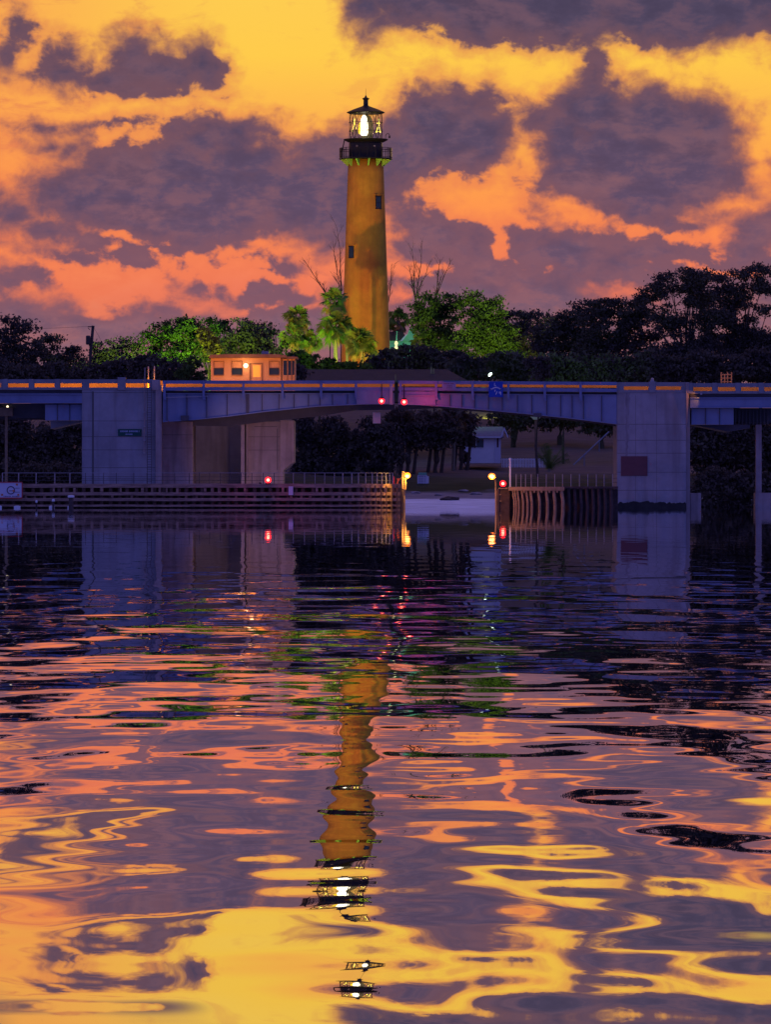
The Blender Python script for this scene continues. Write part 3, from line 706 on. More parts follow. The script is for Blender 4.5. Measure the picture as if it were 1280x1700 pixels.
# strip lamps added behind the near rail and parapet to wash the far barrier orange
def road_lamps(x0, x1, y, n, e, label, col=(1.0, 0.30, 0.0)):
    t = thing('roadway_light', label, 'lamp strip', at((x0 + x1) / 2, y, YB + 0.3))
    m = MB(); m.pbox(x0, y, x1, y + 1.0, YB + 0.55, 0.12); m.build('housing', 'galv', t)
    d = bpy.data.lights.new('roadway_lamp', 'AREA'); d.shape = 'RECTANGLE'; d.energy = e; d.color = col
    a = at(x0, y, YB); b_ = at(x1, y, YB); d.size = (b_ - a).length; d.size_y = 0.08
    o = bpy.data.objects.new('roadway_lamp', d); COL.objects.link(o); o.parent = t
    o.location = Vector(((a.x + b_.x) / 2, YB + 0.75, a.z)) - t.location
    o.rotation_euler = (math.radians(-90 + 180 + 4), 0, 0)
    return t
road_lamps(-10, 262, 645.5, 1, 1900, 'row of sodium lamps behind the left parapet lighting the far barrier')
road_lamps(272, 590, 645, 1, 900, 'row of sodium lamps behind the left drawbridge rail')
road_lamps(668, 1020, 646, 1, 520, 'row of sodium lamps behind the right drawbridge rail')
road_lamps(1028, 1290, 650, 1, 850, 'row of sodium lamps behind the right parapet')

# red navigation lights
red_core = emat('red_lamp_bulb', (1.0, 0.45, 0.28), 6.0)
red_lens = clearmat('red_lens', (1.0, 0.02, 0.03), 0.45, 1.6)  # lens that doubles as the red halo round the bulb
def navlight(px, py, Y, label, hang, e=60, dx=0.1):
    t = thing('navigation_light', label, 'signal light', at(px, py, Y), 'red navigation lights')
    c = at(px, py, Y)
    MB().ball(c, 0.12, 12).build('bulb', red_core, t, smooth=True)
    MB().ball(c, 0.27, 16).build('lens', red_lens, t, smooth=True)
    if hang > 0: MB().tube([c + Vector((0, 0, 0.24)), c + Vector((0, 0, hang))], 0.05, 6).lathe(c + Vector((0, 0, 0.2)), [(0.2, 0), (0.2, 0.08), (0.06, 0.16)], 10).build('hanger', 'black_iron', t)
    else: MB().tube([c + Vector((0, 0, hang)), c + Vector((0, 0, -0.24))], 0.06, 6).lathe(c + Vector((0, 0, -0.36)), [(0.18, 0), (0.2, 0.12)], 10).build('bracket', 'black_iron', t)
    lamp('red_lamp', 'POINT', c + Vector((dx, -0.9, 0.1)), e * 9, (1.0, 0.03, 0.05), t, size=0.1)
    return t
navlight(633.5, 666, YB - 1.0, 'red light hanging under the drawbridge at the tip of the left leaf', 1.4, 3)
nl = navlight(671, 667.5, YB - 1.0, 'red light hanging under the drawbridge at the tip of the right leaf', 1.4, 15, 2.0)
navlight(445, 797, 484.0, 'red light on the left timber fender in front of the tan chamber wall', -0.3, 8)
navlight(835, 803, 484.0, 'red light on the end of the right timber fender', -0.3, 10)
# ------------------------------------------------------------------ control house on the far side of the roadway
YH = 513.0
h = thing('control_house', 'peach bridge tender house with flat roof and glowing wall lamp', 'building', (at(420, 650, YH).x, YH + 2.5, at(420, 650, YH).z))
hx0, hx1, hx2 = 350, 466, 490
D = 5.0
def wall_open(m, x0, x1, y0, y1, wins, Y, d):
    """upright wall strip with rectangular openings"""
    x = x0
    for (a, t, b_, bo) in sorted(wins):
        m.pbox(x, y0, a, y1, Y, d); m.pbox(a, y0, b_, t, Y, d); m.pbox(a, bo, b_, y1, Y, d); x = b_
    m.pbox(x, y0, x1, y1, Y, d)
m = MB(); wall_open(m, hx0, hx1, 594, 662, [(355, 599.5, 371, 623), (385, 599.5, 402, 623), (416, 604, 434.5, 645), (447, 600, 463.5, 623)], YH, 0.2)
a, b_ = at(hx0, 662, YH), at(hx1, 594, YH)
m.box(a.x, a.x + 0.2, YH + 0.2, YH + D, a.z, b_.z); m.box(a.x, b_.x, YH + D, YH + D + 0.2, a.z, b_.z)
m.build('wall', 'house_wall', h)
m = MB(); wall_open(m, hx1 + 0.1, hx2, 596, 662, [(470.5, 599, 476.5, 623), (478.5, 599, 483.5, 623), (485, 599, 488.6, 623)], YH + 0.35, 0.15)
a, b_ = at(hx2, 662, YH), at(hx2, 596, YH)
m.box(a.x - 0.2, a.x, YH + 0.5, YH + D, a.z, b_.z); m.build('bay_wall', 'house_wall', h)
m = MB(); m.prism([(347, 592), (349, 589), (380, 588), (462, 588.4), (476, 590), (476, 594.2), (347, 595)], YH - 0.6, D + 1.2); m.build('roof', 'house_roof', h, bevel=0.03)
m = MB(); m.prism([(476.1, 592), (494, 592.5), (494, 595.5), (476.1, 596.5)], YH - 0.35, D + 0.8); m.build('bay_roof', 'house_roof', h)
m = MB(); m.pbox(434, 583.5, 446, 588, YH + 1.5, 1.0); m.tube([at(437, 588, YH + 1), at(437, 582, YH + 1)], 0.05, 5); m.build('roof_unit', 'galv', h)
for (x0, x1) in ((355, 371), (385, 402), (447, 463.5)):
    w = MB().pbox(x0, 599.5, x1, 600.6, YH - 0.05, 0.2).pbox(x0, 622.2, x1, 624, YH - 0.1, 0.3).pbox(x0, 610.8, x1, 611.6, YH - 0.02, 0.15).pbox(x0 - 0.8, 599.5, x0, 623, YH - 0.05, 0.12).pbox(x1, 599.5, x1 + 0.8, 623, YH - 0.05, 0.12).build('window', 'house_roof', h)
    MB().pbox(x0, 600.6, x1, 610.8, YH + 0.08, 0.04).build('blind', 'house_wall', w); w2 = MB().pbox(x0, 611.6, x1, 622.2, YH + 0.12, 0.03).build('pane', 'winglass', w)
    w2.matrix_parent_inverse.identity()
for (x0, x1) in ((470.5, 476.5), (478.5, 483.5), (485, 488.6)):
    MB().pbox(x0, 599, x1, 623, YH + 0.43, 0.04).build('bay_window', 'winglass', h)
for x in (468, 477.4, 484.2, 489.4): MB().pbox(x - 0.5, 597, x + 0.5, 662, YH + 0.25, 0.1).build('trim', 'house_roof', h)
MB().pbox(414, 603, 416, 646, YH - 0.06, 0.2).pbox(434.5, 603, 436.2, 646, YH - 0.06, 0.2).pbox(416, 603, 434.5, 604.6, YH - 0.06, 0.2).build('door_frame', 'house_roof', h)
dr = MB().pbox(416.1, 604.7, 420, 645, YH + 0.05, 0.06).pbox(432, 604.7, 434.4, 645, YH + 0.05, 0.06).pbox(420, 604.7, 432, 607, YH + 0.05, 0.06).pbox(420, 626, 432, 645, YH + 0.05, 0.06).build('door', 'house_wall', h)
MB().pbox(420, 607, 432, 626, YH + 0.07, 0.02).build('pane', emat('door_window_glow', (1.0, 0.38, 0.06), 0.45), dr)
gl = MB().ball(at(408, 607.3, YH - 0.25), 0.2, 12).build('wall_lamp', emat('warm_globe', (1.0, 0.70, 0.40), 3.0), h, smooth=True)
MB().pbox(406.5, 605.5, 409.5, 609, YH - 0.12, 0.12).build('lamp_bracket', 'galv', h)
lamp('wall_lamp_light', 'POINT', at(408, 607, YH - 0.9), 45, (1.0, 0.48, 0.16), h, size=0.2)
lamp('eave_light', 'POINT', at(380, 630, YH - 1.5), 30, (1.0, 0.44, 0.12), h, size=0.3)  # bare point lights in front of the wall, without a fixture
lamp('eave_light', 'POINT', at(462, 630, YH - 1.8), 24, (1.0, 0.44, 0.16), h, size=0.3)
# fill lamp added to put a warm wash on the chamber walls
t = thing('work_lamp', 'small work lamp standing on the left fender in front of the chamber walls', 'lamp', at(432, 803, 488.6))
MB().pbox(430, 801.2, 434, 803.4, 488.5, 0.3).build('housing', 'black_iron', t)
lamp('work_lamp_light', 'SPOT', at(432, 800.5, 488.6), 2200, (1.0, 0.48, 0.34), t, target=at(452, 745, YB + 4), size=0.2, spot=62)

# ------------------------------------------------------------------ timber fenders
def fpath(px):   # left fender bends away from us at its channel end
    if px < 585: return 487.0
    return 487.0 + (px - 585) ** 2 / 80 ** 2 * 9.0
fl = thing('timber_fender', 'long weathered timber fender wall in front of the left pier', 'fender', (at(330, 843, 487).x, 488, 0))
seg = [-60] + list(range(0, 586, 45)) + [600, 615, 630, 645, 656, 665]
rndf = random.Random(7)
def wale(y0, y1, name, mat, dy=0.0, th=0.28):
    for a, b_ in zip(seg, seg[1:]):
        j = rndf.uniform(-0.3, 0.3)
        p0, p1 = at(a, y0 + j, fpath(a)), at(b_, y0 + j, fpath(b_)); q0, q1 = at(a, y1 + j, fpath(a)), at(b_, y1 + j, fpath(b_))
        vs = [q0, q1, p1, p0]; vs = [Vector((v.x, v.y - dy, v.z)) for v in vs]; vs += [v + Vector((0, th, 0)) for v in vs]
        MB().add(vs, [(0,1,2,3),(7,6,5,4),(0,4,5,1),(1,5,6,2),(2,6,7,3),(3,7,4,0)]).build(name, mat, fl)
wale(803.2, 809.8, 'top_wale', 'wood')
wale(817.2, 822.6, 'wale', 'wood', 0.1)
wale(826.8, 831.8, 'wale', 'wood', 0.15)
wale(837.6, 841.0, 'low_wale', 'wood', 0.2)
x = -50
while x < 664:
    m = MB(); Y = fpath(x) + 0.3
    m.tube([at(x, 806, Y), at(x + rndf.uniform(-1, 1), 850, Y)], 0.17, 7); m.build('pile', 'wood_mid', fl)
    x += rndf.uniform(12, 17) if x < 590 else 9
x = -44
while x < 662:
    Y = fpath(x); r0, r1 = ((809.6, 817.4) if rndf.random() < 0.5 else (822.4, 827))
    MB().pbox(x, r0, x + rndf.uniform(3, 5), r1, Y + 0.05, 0.3).build('spacer_block', 'wood', fl)
    x += rndf.uniform(10, 18)
pts = [(p, fpath(p) + 1.2) for p in seg]
m = MB()
for (a, Ya), (b_, Yb) in zip(pts, pts[1:]):
    p0, p1, q0, q1 = at(a, 806, Ya), at(b_, 806, Yb), at(a, 850, Ya), at(b_, 850, Yb)
    m.add([q0, q1, p1, p0] + [v + Vector((0, 0.1, 0)) for v in (q0, q1, p1, p0)], [(0,1,2,3),(7,6,5,4),(0,4,5,1),(1,5,6,2),(2,6,7,3),(3,7,4,0)])
m.build('backing', 'wood_mid', fl)
m = MB()
for (a, b_) in zip(seg, seg[1:]):
    p0, p1 = at(a, 803.6, fpath(a)), at(b_, 803.6, fpath(b_))
    m.add([p0 + Vector((0,.3,-.02)), p1 + Vector((0,.3,-.02)), p1 + Vector((0,1.5,-.02)), p0 + Vector((0,1.5,-.02)), p0 + Vector((0,.3,.02)), p1 + Vector((0,.3,.02)), p1 + Vector((0,1.5,.02)), p0 + Vector((0,1.5,.02))], [(0,3,2,1),(4,5,6,7),(0,1,5,4),(1,2,6,5),(2,3,7,6),(3,0,4,7)])
m.build('walkway', 'wood_dark', fl)
MB().pbox(479, 807.5, 486.5, 822, 486.7, 0.12).build('gauge_board', 'sign_white', fl)
# railing on it
rl = thing('walkway_railing', 'thin wire railing along the top of the left timber fender', 'railing', (at(330, 803, 488).x, 488.2, at(330, 803, 488).z))
rx = [4, 31, 60, 91, 116, 142, 172, 193, 222, 244, 270, 290, 314, 331, 348, 366, 382, 400, 418, 437, 455, 487, 505.5, 523, 539, 555, 569, 584, 595, 607, 618, 626, 634, 641, 647, 652]
for p in rx: MB().tube([at(p, 803.5, fpath(p) + 1), at(p, 785, fpath(p) + 1)], 0.045 if p > 560 or p < 130 else 0.03, 5).build('post', 'galv' if p < 130 or p > 470 else 'seam', rl)
for y in (785.3, 791.5, 797.5):
    MB().tube([at(p, y, fpath(p) + 1) for p in rx], 0.016 if y > 786 else 0.022, 4).build('wire', 'seam' if y > 786 else 'galv', rl)
# end pile with the yellow lamp
amber = clearmat('amber_globe', (1.0, 0.30, 0.02), 0.5, 1.5)  # glowing shell standing in for the orange halo round each lamp
sod = emat('sodium_lamp', (1.0, 0.62, 0.25), 5)
e = thing('lamp_post', 'dark timber pile with yellow lamp at the end of the left fender', 'lamp post', (at(669.5, 843, 492).x, 492, 0), 'yellow channel lamps')
MB().tube([at(669.5, 852, 492), at(669.7, 783, 492)], 0.17, 9).build('pile', 'wood_tan', e)
MB().tube([at(667.4, 852, 491.6), at(667.6, 812, 491.6)], 0.14, 8).build('pile', 'wood_dark', e)
MB().tube([at(673.4, 813, 491.7), at(673.2, 795, 491.7), at(673.4, 791.5, 491.7), at(675, 789.9, 491.7)], 0.07, 7).build('lamp_arm', 'wood_tan', e)
MB().lathe(at(676.2, 789.2, 491.7) + Vector((0, 0, -0.06)), [(0.05, -0.16), (0.17, -0.08), (0.19, 0.05), (0.08, 0.12)], 12).build('lamp_head', sod, e, smooth=True)
MB().ball(at(676.3, 789.4, 491.7), 0.27, 14, 0.25).build('globe', amber, e, smooth=True)
lamp('sodium_light', 'POINT', at(676.8, 791.5, 491.2), 420, (1.0, 0.50, 0.06), e, size=0.1)
e = thing('lamp_post', 'dark timber pile with orange-yellow lamp at the end of the right fender', 'lamp post', (at(826, 843, 490).x, 490, 0), 'yellow channel lamps')
MB().tube([at(826, 852, 490), at(826, 812, 490)], 0.14, 8).build('pile', 'wood_dark', e)
MB().tube([at(823.6, 852, 489.7), at(822.8, 812, 489.7), at(822.6, 799, 489.7), at(821.5, 794.5, 489.0), at(818, 791.0, 487.0)], 0.07, 7).build('lamp_arm', 'wood_tan', e)
MB().lathe(at(816.5, 790.6, 486.9), [(0.05, -0.16), (0.2, -0.08), (0.22, 0.05), (0.08, 0.13)], 12).build('lamp_head', emat('orange_lamp', (1.0, 0.60, 0.28), 5), e, smooth=True)
MB().ball(at(816.5, 790.6, 486.9), 0.30, 14, 0.25).build('globe', amber, e, smooth=True)
lamp('sodium_light', 'POINT', at(818, 795, 486.8), 600, (1.0, 0.38, 0.05), e, size=0.1)
t = thing('channel_marker', 'small red marker and orange post glowing on the fender end', 'marker', at(658, 803, 491))
MB().pbox(653, 791, 655, 803.4, 490.5, 0.2).build('red_marker', 'red_paint', t)
MB().prism([(658, 803.4), (661.5, 803.4), (661, 800), (664, 797), (664, 794.5), (659, 794.5), (659.5, 798)], 490.8, 0.2).build('orange_post', 'orange_paint', t)
lamp('marker_light', 'POINT', at(660, 799, 489.6), 22, (1.0, 0.4, 0.06), t, size=0.1)

fr = thing('timber_fender', 'dark timber fender on leaning piles left of the right pier', 'fender', (at(920, 843, 490).x, 490, 0))
MB().pbox(829, 811, 846, 852, 490.5, 1.6).build('end_crib', 'wood_dark', fr)
MB().pbox(828, 809.6, 843, 812, 490.1, 0.4).build('cap_plank', 'wood_tan', fr)
for y in (820, 831): MB().pbox(827.6, y, 832, y + 2, 490.2, 0.3).build('crosspiece', 'wood_tan', fr)
MB().pbox(844, 808.2, 937, 814.6, 490, 0.3).build('top_wale', 'wood_tan', fr)
MB().pbox(937.1, 807.6, 1026, 811, 490.6, 0.3).build('top_wale', 'wood_dark', fr)
for i, x in enumerate((851, 854.5, 859, 866, 873.5, 880.5, 893.5, 906.5, 919, 932)):
    r = 0.07 + 0.009 * i
    MB().tube([at(x, 814.6, 490.2), at(x + 2.4, 832, 489.9), at(x + 2.6, 856, 489.9)], r, 7).build('pile', 'wood_tan', fr)
for x in (870, 887, 899, 912, 925): MB().pbox(x - 1.6, 814.7, x + 1.6, 818, 489.9, 0.3).build('bolt_block', 'wood_tan', fr)
for x in (944, 954, 964, 974, 984, 994, 1004, 1014): MB().tube([at(x, 811, 490.9), at(x + 2, 856, 490.9)], 0.14, 7).build('dark_pile', 'wood_dark', fr)
MB().pbox(846, 812, 1026, 856, 492.4, 0.2).build('backing', 'wood_dark', fr)
MB().pbox(840, 810, 1026, 811.5, 490.9, 1.5).build('walkway', 'wood_dark', fr)
rr = thing('walkway_railing', 'thin railing of pale posts on the right timber fender', 'railing', (at(930, 808, 491.5).x, 491.5, at(930, 808, 491).z))
for p in (857, 865, 872.5, 882, 893, 907, 921, 934, 948, 962, 976, 990, 1003, 1017): MB().tube([at(p, 811, 491.5), at(p, 787, 491.5)], 0.035, 5).build('post', 'galv', rr)
for y in (787.2, 794, 801): MB().tube([at(857, y, 491.5), at(1024, y, 491.5)], 0.016, 4).build('wire', 'seam', rr)
t = thing('marker_pole', 'thin pale pole standing at the end of the right fender', 'pole', at(847, 811, 491.2))
MB().tube([at(847, 812, 491.2), at(847, 763, 491.2)], 0.075, 7).build('pole', 'white_wall', t); MB().lathe(at(847, 763, 491.2), [(0.1, 0), (0.1, 0.1), (0.03, 0.14)], 8).build('finial', 'white_wall', t)

# manatee zone style board at the left edge
s = thing('waterway_sign', 'white waterway sign with red border and dark ring at the left edge', 'sign', at(15, 826, 486.4))
MB().pbox(-20, 801, 36, 827, 486.3, 0.1).build('panel', 'sign_white', s)
MB().pbox(-20, 800, 37, 801.4, 486.24, 0.12).pbox(-20, 826, 37, 827.8, 486.24, 0.12).pbox(36, 801.4, 37.4, 826, 486.24, 0.12).build('border', 'red_paint', s)
m = MB(); c0 = (18, 814); n = 20
for k in range(n):
    a0, a1 = 2 * math.pi * k / n, 2 * math.pi * (k + 1) / n
    m.prism([(c0[0] + 7 * math.cos(a0), c0[1] + 7 * math.sin(a0)), (c0[0] + 7 * math.cos(a1), c0[1] + 7 * math.sin(a1)), (c0[0] + 5.3 * math.cos(a1), c0[1] + 5.3 * math.sin(a1)), (c0[0] + 5.3 * math.cos(a0), c0[1] + 5.3 * math.sin(a0))], 486.28, 0.01)
m.pbox(15, 814.4, 22, 815.4, 486.28, 0.01); m.build('ring_mark', 'ink', s)
MB().pbox(21, 813.6, 24, 816.2, 486.27, 0.01).pbox(26.4, 803, 29.6, 806, 486.27, 0.01).pbox(28.8, 820, 31.8, 823, 486.27, 0.01).pbox(2, 820, 5, 823, 486.27, 0.01).build('orange_mark', 'orange_paint', s)
m = MB(); words(m, 6, 34, 823.4, 824.8, 486.272, rnd, 1.6, 0.5, 7); words(m, 25, 33, 810, 811.2, 486.272, rnd, 1.5, 0.5, 9); words(m, 25, 33, 816.5, 817.6, 486.272, rnd, 1.5, 0.5, 9); m.build('lettering', 'ink', s)
# white capped stub piles in the water
for i, (x, y, w) in enumerate(((1, 843, 4), (28.5, 843, 11), (86, 843, 9.5), (117, 843, 10), (60.5, 834, 3.4), (88.5, 832, 5), (118, 825.5, 11))):
    lab = ['stub pile with pale cap at the very left edge of the water', 'stub pile with pale cap below the waterway sign', 'stub pile with pale cap in the water left of the pier', 'stub pile with pale cap in the water just left of the pier edge', 'thin pale pile stub against the fender', 'pale round pile stub against the fender', 'wide pale pile cap high on the fender'][i]
    t = thing('stub_pile', lab, 'pile', (at(x, 843, 485.5 - i * 0.1).x, 485.5 - i * 0.1, 0), 'white capped stub piles')
    Y = 485.5 - i * 0.1
    MB().lathe((t.location.x, Y, -1), [(w * 0.018, 0), (w * 0.018, 1 + at(0, y, Y).z)], 10).build('pile', 'wood_dark', t)
    MB().lathe((t.location.x, Y, at(0, y, Y).z), [(w * 0.024, -0.02), (w * 0.025, 0.13), (w * 0.012, 0.17)], 12).build('cap', 'white_wall', t)
# ------------------------------------------------------------------ lighthouse
YT = 750.0
K = YT / F
gz = ground_z((607 - 640) * K, YT)
def zt(py): return CAMZ + (HOR - py) * K
TX = (607.3 - 640) * K
lt = thing('lighthouse', 'tall ochre brick lighthouse with black gallery and lit lantern', 'lighthouse', (TX, YT, gz - 0.3))
tc_ = (TX, YT, 0)
def trad(py): return (29.6 + (py - 277) * (39.8 - 29.6) / (575 - 277)) * K
prof_ = [(trad(y), zt(y)) for y in (640, 600, 560, 520, 480, 440, 400, 360, 320, 290, 266)]
MB().lathe(tc_, prof_, 64).build('tower', 'tower', lt, smooth=True)
def wedge(py, side, w, h, name):
    ang = math.asin(max(-0.95, min(0.95, side))) - math.pi / 2
    r = trad(py); d = Vector((math.cos(ang), math.sin(ang), 0)); t = Vector((-d.y, d.x, 0)); c = Vector((TX, YT, zt(py)))
    def bx(m, w0, w1, z0, z1, o0, o1):
        vs = [c + d * (r + o) + t * x + Vector((0, 0, z)) for z in (z0, z1) for (x, o) in ((w0, o0), (w1, o0), (w1, o1), (w0, o1))]
        return m.add(vs, [(0,3,2,1),(4,5,6,7),(0,1,5,4),(1,2,6,5),(2,3,7,6),(3,0,4,7)])
    fr_ = bx(bx(bx(MB(), -w/2 - .12, w/2 + .12, h/2, h/2 + .12, -0.25, .06), -w/2 - .1, -w/2, -h/2, h/2, -.25, .05), w/2, w/2 + .1, -h/2, h/2, -.25, .05)
    bx(fr_, -w/2 - .14, w/2 + .14, -h/2 - .12, -h/2, -.25, .08); bx(fr_, -.03, .03, -h/2, h/2, -.2, .035); bx(fr_, -w/2, w/2, -.03, .03, -.2, .035)
    wd = fr_.build('window', 'black_iron', lt)
    bx(MB(), -w/2, w/2, -h/2, h/2, -.25, .02).build('pane', 'winglass', wd)
    bx(MB(), -w/2 - .35, w/2 + .35, h/2 + .22, h/2 + .34, -.2, .09).build('hood', 'tower', wd)
wedge(338, 0.66, 0.66, 1.4, 'a'); wedge(420, -0.69, 0.62, 1.3, 'b')
# corbels, gallery, watch room
def ringpt(r, a, z): return Vector((TX + r * math.cos(a), YT + r * math.sin(a), z))
for k in range(12):
    a = math.radians(-90 + 8 + 30 * k)
    d = Vector((math.cos(a), math.sin(a), 0)); t = Vector((-d.y, d.x, 0)) * 0.09
    c = Vector((TX, YT, 0)); r0 = trad(275) - 0.05
    pr_ = [(r0, zt(277)), (r0 + 0.16, zt(276.5)), (3.15, zt(266.6)), (3.15, zt(265.6)), (r0, zt(265.6))]
    vs = [c + d * r + t * s + Vector((0, 0, z)) for s in (-1, 1) for r, z in pr_]; n = 5
    MB().add(vs, [tuple(range(n)), tuple(range(2*n-1, n-1, -1))] + [(i, (i+1) % n, n + (i+1) % n, n + i) for i in range(n)]).build('corbel', 'bracket', lt)
MB().lathe(tc_, [(3.28, zt(265.5)), (3.34, zt(264.8)), (3.34, zt(263.8)), (3.2, zt(263.6))], 48).build('gallery_floor', 'black_iron', lt)
MB().lathe(tc_, [(2.1, zt(263.5)), (2.1, zt(239)), (2.02, zt(238)), (2.02, zt(236.4))], 40).build('watch_room', 'black_iron', lt)
for s_ in (-0.70, 0.70):
    a = math.asin(s_ * 20.5 / 28) - math.pi / 2; p = ringpt(2.1, a, zt(244.5)); d = Vector((math.cos(a), math.sin(a), 0))
    MB().tube([p - d * 0.05, p + d * 0.06], 0.13, 12).build('porthole', 'concrete_old', lt)
MB().lathe(tc_, [(2.2, zt(237)), (2.72, zt(233.6)), (2.78, zt(232)), (2.6, zt(231.6))], 48).build('lantern_deck', 'black_iron', lt)
gr = None
for k in range(20):
    a = math.radians(18 * k + 4); MB().tube([ringpt(3.22, a, zt(263.7)), ringpt(3.22, a, zt(246.5))], 0.035, 5).build('gallery_post', 'black_iron', lt)
m = MB()
for k in range(120): a = math.radians(3 * k); m.tube([ringpt(3.22, a, zt(262.5)), ringpt(3.22, a, zt(247))], 0.012, 4, cap=False)
m.build('gallery_baluster', 'black_iron', lt)['kind'] = 'stuff'
for y in (246.8, 250.5, 262.3):
    MB().tube([ringpt(3.22, math.radians(6 * k), zt(y)) for k in range(61)], 0.03, 5).build('gallery_rail', 'black_iron', lt)
for s_ in (-1, 1):
    for k, (y0, y1) in enumerate(((247.5, 252.5), (253.5, 261.5))):
        m = MB()
        for q in range(5):
            a0 = (math.pi if s_ < 0 else 0) + math.radians(-26 + 10 * q); a1 = a0 + math.radians(9.4)
            vs = [ringpt(r, a, zt(y)) for r in (3.24, 3.3) for a, y in ((a0, y1), (a1, y1), (a1, y0), (a0, y0))]
            m.add(vs, [(0,1,2,3),(7,6,5,4),(0,4,5,1),(1,5,6,2),(2,6,7,3),(3,7,4,0)])
        m.build('shade_panel', 'black_iron', lt)
MB().tube([Vector((TX - 2.65, YT - 0.3, zt(233))), Vector((TX - 3.1, YT - 0.5, zt(262)))], 0.07, 6).build('brace', 'black_iron', lt)
q = [(640.2, 232), (640.3, 226), (641.5, 223.8), (643.5, 222.8), (645.8, 223.4), (646.8, 226)]
ar = MB().tube([Vector(((x - 640) * K, YT - 0.4, zt(y))) for x, y in q], 0.045, 6).build('lamp_arm', 'black_iron', lt)
MB().lathe(((646.6 - 640) * K, YT - 0.4, zt(230.5)), [(0.03, -0.02), (0.13, 0.1), (0.09, 0.28), (0.04, 0.36)], 12).build('lamp_globe', 'black_iron', ar)
# lantern room
RL = 2.0
MB().lathe(tc_, [(RL, zt(231.5)), (RL, zt(189))], 40).build('lantern_glass', clearmat('lantern_glass', (0.9, 0.75, 0.4), 0.10), lt)
m = MB(); n = 16
for k in range(n):
    a = 2 * math.pi * k / n
    for dq in (1, -1):
        for (y0, y1, o) in ((231.5, 210.5, 0), (210.5, 189, 0)):
            m.tube([ringpt(RL + .01, a + 2 * math.pi / n * dq * t_ * 1.0, zt(y0 + (y1 - y0) * t_)) for t_ in (0, .5, 1)], 0.022, 4)
m.build('astragal', 'black_iron', lt)
for k in range(8):
    a = 2 * math.pi * (k + .12) / 8; MB().tube([ringpt(RL + .02, a, zt(231.5)), ringpt(RL + .02, a, zt(189))], 0.04, 5).build('mullion', 'black_iron', lt)
for y in (204.5, 218.5): MB().tube([ringpt(RL + .1, math.radians(10 * k), zt(y)) for k in range(37)], 0.03, 5).build('hand_rail', 'black_iron', lt)
lens = clearmat('lens_glass', (0.16, 0.13, 0.04), 0.85, 0.25)
lx = TX + 0.15
MB().lathe((lx, YT, 0), [(0.7, zt(231)), (0.74, zt(228)), (0.80, zt(218)), (0.78, zt(208)), (0.62, zt(198)), (0.3, zt(192.5)), (0.1, zt(191.5))], 24).build('lens', lens, lt, smooth=True)
bl = emat('lens_glow', (1.0, 0.92, 0.70), 2.6)
bx_ = (604.6 - 640) * K
MB().lathe((bx_, YT - 0.9, 0), [(0.34, zt(226.6)), (0.50, zt(224)), (0.50, zt(212)), (0.45, zt(203)), (0.30, zt(196)), (0.1, zt(192.4))], 20).build('beam_panel', bl, lt, smooth=True)
MB().lathe((bx_ - 0.42, YT - 0.8, 0), [(0.26, zt(224)), (0.34, zt(218)), (0.3, zt(209)), (0.15, zt(205))], 16).build('amber_lens', emat('amber_glow', (1.0, 0.72, 0.02), 1.0), lt, smooth=True)
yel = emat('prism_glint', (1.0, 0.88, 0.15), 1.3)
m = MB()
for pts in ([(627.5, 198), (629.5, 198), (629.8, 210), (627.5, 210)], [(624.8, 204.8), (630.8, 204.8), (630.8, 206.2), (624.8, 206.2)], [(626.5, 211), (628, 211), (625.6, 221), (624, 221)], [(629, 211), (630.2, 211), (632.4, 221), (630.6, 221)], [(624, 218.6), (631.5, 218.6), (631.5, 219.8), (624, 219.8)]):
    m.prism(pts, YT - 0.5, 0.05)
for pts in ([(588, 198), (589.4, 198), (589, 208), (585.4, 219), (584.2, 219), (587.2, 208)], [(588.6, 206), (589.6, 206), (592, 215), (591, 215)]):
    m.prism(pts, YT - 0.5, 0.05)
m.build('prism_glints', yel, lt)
MB().lathe(tc_, [(RL + .02, zt(190)), (2.36, zt(188.2)), (2.38, zt(187.2)), (1.5, zt(182.2)), (0.42, zt(177)), (0.30, zt(175.5)), (0.29, zt(167)), (0.42, zt(165.2)), (0.46, zt(164.4)), (0.16, zt(162.4)), (0.08, zt(160)), (0.02, zt(158.5))], 32).build('roof', 'black_iron', lt)
MB().tube([Vector((TX, YT, zt(160))), Vector((TX, YT, zt(147.5)))], [0.03, 0.012], 5).build('lightning_rod', 'wood_dark', lt)
lamp('lantern_light', 'POINT', (bx_, YT - 1.5, zt(210)), 50, (1.0, 0.85, 0.4), lt, size=0.2)

# ------------------------------------------------------------------ floodlights
def flood(px, Y, label, tgt, e, col, spot=60, dz=0.6, size=0.15, glow=0.0):
    x = (px - 640) * Y / F; z = ground_z(x, Y) + dz
    t = thing('floodlight', label, 'floodlight', (x, Y, z - dz), 'ground floodlights')
    MB().box(x - .2, x + .2, Y - .12, Y + .12, z - .35, z - .1).tube([(x, Y, z - dz - .2), (x, Y, z - .3)], 0.05, 6).build('housing', 'black_iron', t)
    lamp('flood', 'SPOT', (x, Y, z), e, col, t, target=tgt, size=size, spot=spot)
    return t
SOD = (1.0, 0.46, 0.07); GRN = (0.30, 1.0, 0.06); GRY = (0.75, 1.0, 0.10)
towerc = (TX, YT, zt(420))
flood(420, 674, 'sodium floodlight left of the palms aimed at the lighthouse', (TX, YT, zt(450)), 100000, SOD, 40)
flood(250, 705, 'sodium floodlight behind the lit trees aimed at the lighthouse', (TX, YT, zt(455)), 30000, SOD, 46)
